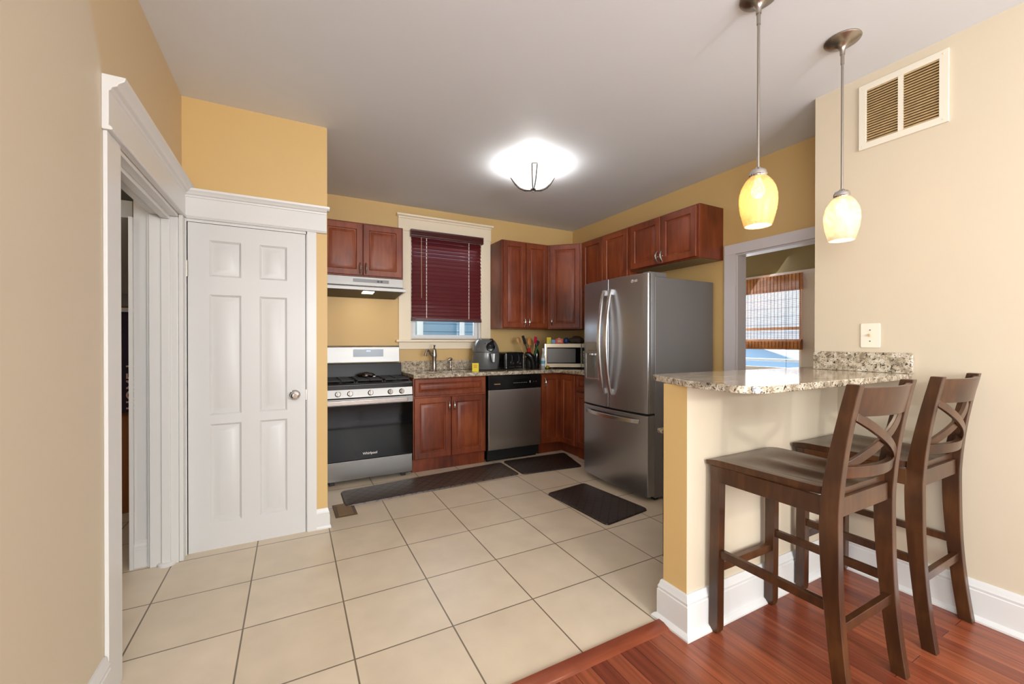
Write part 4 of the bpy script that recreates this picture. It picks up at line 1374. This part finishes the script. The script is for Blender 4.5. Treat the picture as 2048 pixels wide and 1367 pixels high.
def quilt_mat(name, rgb, s, strength, rot=PI / 4):
    m = bpy.data.materials.new(name); m.use_nodes = True
    nt = m.node_tree; N = nt.nodes; L = nt.links; b = N['Principled BSDF']
    ge = N.new('ShaderNodeNewGeometry'); mp = N.new('ShaderNodeMapping'); mp.inputs['Rotation'].default_value = (0, 0, rot); mp.inputs['Scale'].default_value = (1, 1, 1)
    L.new(ge.outputs['Position'], mp.inputs['Vector'])
    br = N.new('ShaderNodeTexBrick'); br.offset = 0; br.inputs['Scale'].default_value = 1; br.inputs['Brick Width'].default_value = s; br.inputs['Row Height'].default_value = s
    br.inputs['Mortar Size'].default_value = .0045; br.inputs['Mortar Smooth'].default_value = .3
    d = tuple(x * .35 for x in lin(rgb))
    br.inputs['Color1'].default_value = lin(rgb) + (1,); br.inputs['Color2'].default_value = lin(rgb) + (1,); br.inputs['Mortar'].default_value = d + (1,)
    L.new(mp.outputs[0], br.inputs['Vector']); L.new(br.outputs['Color'], b.inputs['Base Color'])
    bp = N.new('ShaderNodeBump'); bp.invert = True; bp.inputs['Strength'].default_value = strength; bp.inputs['Distance'].default_value = .003
    L.new(br.outputs['Fac'], bp.inputs['Height']); L.new(bp.outputs[0], b.inputs['Normal'])
    b.inputs['Roughness'].default_value = .42
    return m


M_q1 = quilt_mat('quilted_brown', (80, 66, 57), .070, 1.0)
M_q2 = quilt_mat('quilted_dark', (52, 41, 37), .062, .25)
floor_mat('floor_mat', 'long dark brown quilted kitchen mat in front of range and sink', [(.353, 3.36), (1.92, 3.42), (1.925, 3.84), (.353, 3.71)], M_q1)
floor_mat('floor_mat', 'black-brown mat in front of the dishwasher, in the far corner', [(1.945, 3.40), (2.60, 3.335), (2.735, 3.84), (1.965, 3.865)], M_q2)
floor_mat('floor_mat', 'brown mat lying alone on the tiles in front of the refrigerator', [(1.915, 2.18), (2.37, 2.24), (2.30, 2.93), (1.87, 2.87)], M_q2)
fr = thing('floor_register', 'bronze metal floor vent set in the tiles beside the long mat', 'vent', (.345, 3.31, 0), math.radians(1))
M_bronze = mat('bronze_metal', (112, 88, 58), .4, metal=.5, vary=.3, vscale=30)
bxo('frame', [(-.075, .075, -.13, .13, .0005, .004)], M_bronze, fr, .002)
bxo('louvres', [(-.052, .052, -.105 + .014 * k, -.105 + .014 * k + .007, .004, .0065) for k in range(16)], mat('bronze_light', (146, 118, 84), .4, metal=.5), fr)

# small granite-topped stand behind the bar
cs = thing('side_stand', 'low black stand with a stone top behind the bar, mostly hidden', 'stand', (1.935, 1.36, 0))
bxo('body', (0, .55, .02, .36, 0, .73), M_black, cs, .003)
bxo('top', (-.02, .57, 0, .385, .73, .757), M_granite, cs, .006)
bxo('drawer_front', [(-.012, 0, .04, .34, .50, .60), (-.012, 0, .04, .34, .36, .46)], M_black, cs, .003)

# ================================================================ BAR TOP
bm = new_bm()
corner = []
# outline, counter-clockwise from the rear left tip
A = Vector((1.45, 1.02)); Bc = Vector((1.415, .885)); Cc = Vector((1.56, .878))
front = [((A * (1 - q) ** 2 + Bc * 2 * q * (1 - q) + Cc * q * q)[:]) for q in [k / 8 for k in range(9)]]
outer = [(1.575, 1.462), (1.555, 1.43), (1.44, 1.13)] + front + [(XC - .001, .885), (XC - .001, YE + .004), (XC + .38, YE + .004), (XC + .38, 1.452), (1.60, 1.475)]
slab_hole(bm, outer, [], 1.079, 1.107)
tag(obj('countertop', bm, M_granite, None, .006, smooth=30, seg=3), 'raised granite bar counter on the half wall in front of the kitchen', 'countertop')
bm = new_bm()
pts = [(YE - .002, 1.1075), (YE - .002, 1.195)] + [(YE - .002 - .025 * (1 - math.cos(a)), 1.195 + .018 * math.sin(a)) for a in (PI / 6, PI / 3, PI / 2)] + [(.905, 1.213)] + [(.89 - .0 - .012 * math.sin(a) + .0, 1.195 + .018 * math.cos(a)) for a in (0, PI / 4, PI / 2)] + [(.878, 1.1075)]
prism(bm, pts, XC - .0225, XC - .0005, 'x')
tag(obj('backsplash', bm, M_granite, None, .003), 'short granite upstand on the cream wall at the end of the bar', 'backsplash')

# ================================================================ WALL THINGS ON THE CREAM WALL
pl_ = thing('light_switch', 'off-white toggle switch plate on the cream wall above the bar', 'light switch', (XC, 1.055, 1.303), RZ)
bm = new_bm(); prism(bm, rounded(-.043, .043, -.066, .066, .008, 4), -.006, -.0005, 'y')
obj('plate', bm, mat('ivory_plastic', (238, 228, 208), .35), pl_, .002)
bm = new_bm(); prism(bm, [(-.004, -.006), (-.004, -.012), (.004, .012), (.004, -.006)], 0, 0, 'x') if False else box(bm, -.005, .005, -.018, -.006, -.004, .010)
obj('toggle', bm, mat('ivory_toggle', (206, 176, 130), .4), pl_, .002)
for z in (.03, -.03):
    bm = new_bm(); lathe(bm, [(0, -.001), (.0032, 0), (.0032, .002), (0, .002)], 10); bmesh.ops.rotate(bm, verts=bm.verts, cent=(0, 0, 0), matrix=Matrix.Rotation(PI / 2, 3, 'X'))
    obj('screw', bm, M_nickel, pl_, loc=(0, -.006, z))
vt = thing('return_air_grille', 'white wall air grille with dusty brown louvres high on the cream wall', 'vent', (XC, 1.108, 2.32), RZ)
vw, vh = .352, .35
M_vent = mat('grille_white', (226, 218, 200), .4)
bm = new_bm(); frame(bm, 0, vw, 0, vh, -.012, 0, .034)
obj('frame', bm, M_vent, vt, .002)
bxo('mullion', (vw / 2 - .010, vw / 2 + .010, -.0115, -.001, .034, vh - .034), M_vent, vt)
bm = new_bm()
m_dust = mat('dusty_louvre', (212, 184, 134), .8, vary=.5, vscale=34)
for (a, b_) in ((.034, vw / 2 - .010), (vw / 2 + .010, vw - .034)):
    for k in range(21):
        z = .040 + k * .0136
        sweep(bm, [(a, -.0065, z), (b_, -.0065, z)], (0, .0052, .0046), (0, -.0005, .0007))
obj('louvres', bm, m_dust, vt, smooth=0)
bxo('backing', (.03, vw - .03, -.0012, -.0002, .03, vh - .03), mat('duct_dark', (96, 70, 36), .9), vt)
for (a, b_) in ((.018, .018), (vw - .018, .018), (.018, vh - .018), (vw - .018, vh - .018)):
    bm = new_bm(); lathe(bm, [(0, -.002), (.005, -.001), (.005, .002), (0, .002)], 10); bmesh.ops.rotate(bm, verts=bm.verts, cent=(0, 0, 0), matrix=Matrix.Rotation(-PI / 2, 3, 'X'))
    obj('screw', bm, M_vent, vt, loc=(a, -.012, b_))

# ================================================================ LIGHTS
def pendant(label, x, y, shade_m, power, col, zb=1.757, zt=1.985):
    t = thing('pendant_light', label, 'pendant light', (x, y, CZ), 0, 'pendant lights over the bar')
    bm = new_bm()
    lathe(bm, [(0, -.0), (.072, 0), (.074, -.006), (.070, -.012), (.062, -.015), (.058, -.02), (.035, -.026), (.02, -.036), (.011, -.052), (.010, -.075), (0, -.076)], 36)
    obj('canopy', bm, M_nickel, t)
    bm = new_bm(); tube(bm, [(0, 0, -.07), (0, 0, zt - CZ + .01)], .0052, 12); tube(bm, [(0, 0, -.07), (0, 0, -.12)], .0075, 12)
    obj('rod', bm, M_nickel, t)
    h0 = zt - CZ
    bm = new_bm(); lathe(bm, [(.008, h0 + .02), (.012, h0 + .014), (.028, h0 + .006), (.033, h0 - .004), (.034, h0 - .014), (.031, h0 - .018), (.031, h0 - .026), (.0295, h0 - .026), (.0295, h0)], 32)
    obj('cap', bm, M_chrome, t)
    b0 = zb - CZ
    H = (h0 - .022) - b0
    prof = []
    for k in range(17):
        q = k / 16        # 0 bottom
        tab = [(0, .052), (.1, .058), (.3, .068), (.48, .0725), (.62, .0715), (.75, .066), (.86, .056), (.94, .045), (1, .034)]
        for (qa, ra), (qb, rb) in zip(tab, tab[1:]):
            if qa <= q <= qb + 1e-9: r = ra + (rb - ra) * (q - qa) / (qb - qa)
        prof.append((r, b0 + H * q))
    inner = [(r - .0025, z) for r, z in prof][::-1]
    bm = new_bm(); lathe(bm, prof + inner + [prof[0]], 40)
    obj('glass_shade', bm, shade_m, t)
    bm = new_bm(); lathe(bm, [(0, -.10), (.013, -.096), (.0235, -.082), (.026, -.066), (.022, -.048), (.014, -.032), (.013, -.02), (0, -.02)], 24, (0, 0, h0 - .012))
    obj('bulb', bm, mat('bulb_glow', (255, 230, 190), .4, emis=(255, 222, 176), estr=45), t)
    d = bpy.data.lights.new('pendant_bulb', 'POINT'); d.energy = power; d.color = col; d.shadow_soft_size = .03
    o = bpy.data.objects.new('pendant_bulb', d); COL.objects.link(o); o.location = (x, y, CZ + h0 - .135)
    return t


pendant('left pendant lamp with amber speckled glass shade, nearest the kitchen', 1.740, 1.045, shade_mat('amber_glass', (255, 230, 182), .30, True), 6, (1, .90, .74))
pendant('right pendant lamp with cream white glass shade, close to the cream wall', 2.345, 1.005, shade_mat('cream_glass', (250, 240, 218), .20), 3.6, (1, .90, .74))

d = bpy.data.lights.new('hall_fill', 'POINT'); d.energy = 14; d.color = (1, .92, .8); d.shadow_soft_size = .1  # unseen fill light added so the hall does not go black
o = bpy.data.objects.new('hall_fill', d); COL.objects.link(o); o.location = (-1.7, 2.3, 2.55)
cl = thing('ceiling_light', 'flush bowl ceiling lamp of white glass with nickel bracket straps', 'ceiling light', (1.762, 2.915, CZ))
bm = new_bm(); lathe(bm, [(0, 0), (.075, 0), (.075, -.025), (.05, -.03), (0, -.03)], 32); obj('mount_plate', bm, M_nickel, cl)
bm = new_bm()
prof = [(.0, -.192), (.03, -.190), (.08, -.178), (.125, -.155), (.155, -.125), (.178, -.092), (.196, -.070)]
lathe(bm, prof + [(r - .003 if r > 0 else 0, z + .003) for r, z in prof][::-1], 48)
m = mat('white_bowl_glass', (252, 252, 250), .3, emis=(250, 252, 255), estr=.9)
obj('glass_bowl', bm, m, cl)
M_strap = mat('strap_nickel', (96, 90, 82), .45, metal=.8)
for a in (0, 1, 2):
    an = math.radians(-118 + 120 * a)
    bm = new_bm()
    rad = [(.018, -.196), (.085, -.182), (.130, -.158), (.160, -.127), (.183, -.092), (.203, -.058)]
    ca, sa = math.cos(an), math.sin(an)
    for s in (-1, 1):
        P_ = [(r * ca - s * (.003 + .017 * (r - .018) / .18) * sa, r * sa + s * (.003 + .017 * (r - .018) / .18) * ca, z - .007) for r, z in rad]
        tube(bm, P_, .0042, 6)
    r, z = rad[-1]
    tube(bm, [(r * ca - .020 * sa, r * sa + .020 * ca, z - .007), (r * ca + .020 * sa, r * sa - .020 * ca, z - .007)], .0042, 6)
    obj('bracket', bm, M_strap, cl)
bm = new_bm(); lathe(bm, [(0, -.225), (.007, -.222), (.009, -.215), (.006, -.208), (.012, -.204), (.022, -.198), (.022, -.193), (0, -.192)], 20); obj('finial', bm, M_nickel, cl)
d = bpy.data.lights.new('ceiling_bulb', 'POINT'); d.energy = 16; d.color = (1, .985, .96); d.shadow_soft_size = .05
o = bpy.data.objects.new('ceiling_bulb', d); COL.objects.link(o); o.location = (1.762, 2.915, CZ - .10)

# ================================================================ BAR STOOLS
def post_y(z):      # centre line of the curved rear post (local y; negative = away from the bar)
    # bottom kicks back, forward at seat level, leans back at the top
    if z < .66:
        t = (.66 - z) / .66
        return -.212 - .050 * t ** 2.0
    t = (z - .66) / .47
    return -.212 - .070 * t ** 1.5


def stool(label, loc, rotz):
    t = thing('bar_stool', label, 'bar stool', loc, rotz, 'bar stools at the counter')
    ST = .755
    hw = .205      # front leg centre half spacing
    hr = .203      # rear leg centre half spacing
    # seat (saddle shaped)
    bm = new_bm()
    nx, ny = 20, 20
    top = {}; bot = {}
    def halfw(v): return .232 - .028 * (1 - v)
    for i in range(nx + 1):
        for j in range(ny + 1):
            u = i / nx * 2 - 1; v = j / ny
            x = u * halfw(v)
            y = -.218 + .468 * v
            if v < .06 and abs(u) > .80:   # cut-outs for the rear posts
                x = math.copysign(.186, u)
            bulgey = .012 * (1 - u * u) * (1 if v > .99 else 0)
            dish = -.013 * max(0, 1 - ((abs(u) - .42) / .36) ** 2) * max(0, 1 - ((v - .38) / .42) ** 2)
            front = -.010 * max(0, (v - .85) / .15) ** 2
            side = .004 * u * u
            top[i, j] = bm.verts.new((x, y + bulgey, ST + dish + front + side))
            bot[i, j] = bm.verts.new((x * .985, y + bulgey, ST - .024))
    for i in range(nx):
        for j in range(ny):
            try:
                bm.faces.new((top[i, j], top[i + 1, j], top[i + 1, j + 1], top[i, j + 1])); bm.faces.new((bot[i, j], bot[i, j + 1], bot[i + 1, j + 1], bot[i + 1, j]))
            except ValueError: pass
    for j in range(ny):
        for i in (0, nx): bm.faces.new((top[i, j], top[i, j + 1], bot[i, j + 1], bot[i, j]))
    for i in range(nx):
        for j in (0, ny): bm.faces.new((top[i, j], top[i + 1, j], bot[i + 1, j], bot[i, j]))
    bmesh.ops.remove_doubles(bm, verts=bm.verts, dist=1e-5)
    obj('seat', bm, M_stool, t, smooth=50)
    # front legs with rounded toes
    for s in (-1, 1):
        bm = new_bm()
        pts = [(s * hw, .218, 0.0), (s * hw, .218, .012), (s * hw, .218, .03), (s * hw, .216, .35), (s * (hw - .004), .213, ST - .026)]
        Wd = [(.016, 0, 0), (.020, 0, 0), (.0215, 0, 0), (.0215, 0, 0), (.0215, 0, 0)]
        Hd = [(0, .012, 0), (0, .019, 0), (0, .0215, 0), (0, .0215, 0), (0, .0215, 0)]
        sweep(bm, pts, Wd, Hd)
        obj('leg', bm, M_stool, t, .003)
    # rear posts: one curved piece from floor to the top of the back
    for s in (-1, 1):
        bm = new_bm()
        pts, Wd, Hd = [], [], []
        for k in range(29):
            z = 1.128 * k / 28
            dth = .0235 + .006 * math.exp(-((z - .62) / .25) ** 2) - .004 * min(1, max(0, (z - .75) / .35))
            pts.append((s * hr, post_y(z), z)); Wd.append((.0175, 0, 0)); Hd.append((0, dth, 0))
        sweep(bm, pts, Wd, Hd)
        obj('rear_leg', bm, M_stool, t, .003)
    # apron
    for s in (-1, 1):
        bm = new_bm(); sweep(bm, [(s * (hr + .008), -.19, ST - .0585), (s * (hw + .010), .20, ST - .0585)], (.010, 0, 0), (0, 0, .0335))
        obj('apron', bm, M_stool, t, .002)
    bxo('apron', (-.19, .19, .212, .232, ST - .092, ST - .025), M_stool, t, .002)
    bxo('apron', (-.175, .175, -.232, -.212, ST - .092, ST - .025), M_stool, t, .002)
    # stretchers
    for s in (-1, 1):
        bm = new_bm(); sweep(bm, [(s * hr, post_y(.35) + .018, .352), (s * hw, .2, .352)], (.011, 0, 0), (0, 0, .0165))
        obj('stretcher', bm, M_stool, t, .002)
    bxo('stretcher', (-hw + .015, hw - .015, .207, .229, .262, .298), M_stool, t, .002)
    bxo('stretcher', (-hr + .015, hr - .015, post_y(.28) - .011, post_y(.28) + .011, .262, .298), M_stool, t, .002)
    # curved rails of the back
    def bowed(name, z0, z1, thick, bow):
        bm = new_bm()
        pts, Hd = [], []
        for k in range(17):
            q = k / 16 * 2 - 1
            zc = (z0 + z1) / 2
            pts.append((q * (hr - .012), post_y(zc) - .004 - bow * (1 - q * q), zc))
        sl = (post_y(z1) - post_y(z0)) / (z1 - z0)
        hz = (z1 - z0) / 2
        sweep(bm, pts, (0, thick, 0), (0, sl * hz, hz))
        obj(name, bm, M_stool, t, .003)
    bowed('top_rail', 1.018, 1.118, .010, .045)
    bowed('lower_rail', .800, .842, .011, .042)
    # X cross of two bowed bars
    for s in (-1, 1):
        bm = new_bm()
        pts, Wd, Hd = [], [], []
        for k in range(21):
            q = k / 20
            x = s * (hr - .018) * (1 - 2 * q)
            z = .99 - (.99 - .835) * q
            x = s * ((hr - .018) - 2 * (hr - .018) * q)
            z = 1.02 - .19 * q
            u = x / hr
            pts.append((x, post_y(z) - .002 - .042 * (1 - u * u) + (.006 * s), z))
            d_ = Vector((s * -2 * (hr - .018), 0, -.19)).normalized()
            n_ = Vector((-d_.z, 0, d_.x)) * .0165
            Wd.append((n_.x, 0, n_.z)); Hd.append((0, .0062, 0))
        sweep(bm, pts, Wd, Hd)
        obj('cross_bar', bm, M_stool, t, .002)
    return t


stool('dark walnut bar stool with X back, nearest the camera', (1.846, .945, 0), 0)
stool('dark walnut bar stool with X back, against the cream wall', (2.517, .940, 0), math.radians(0))
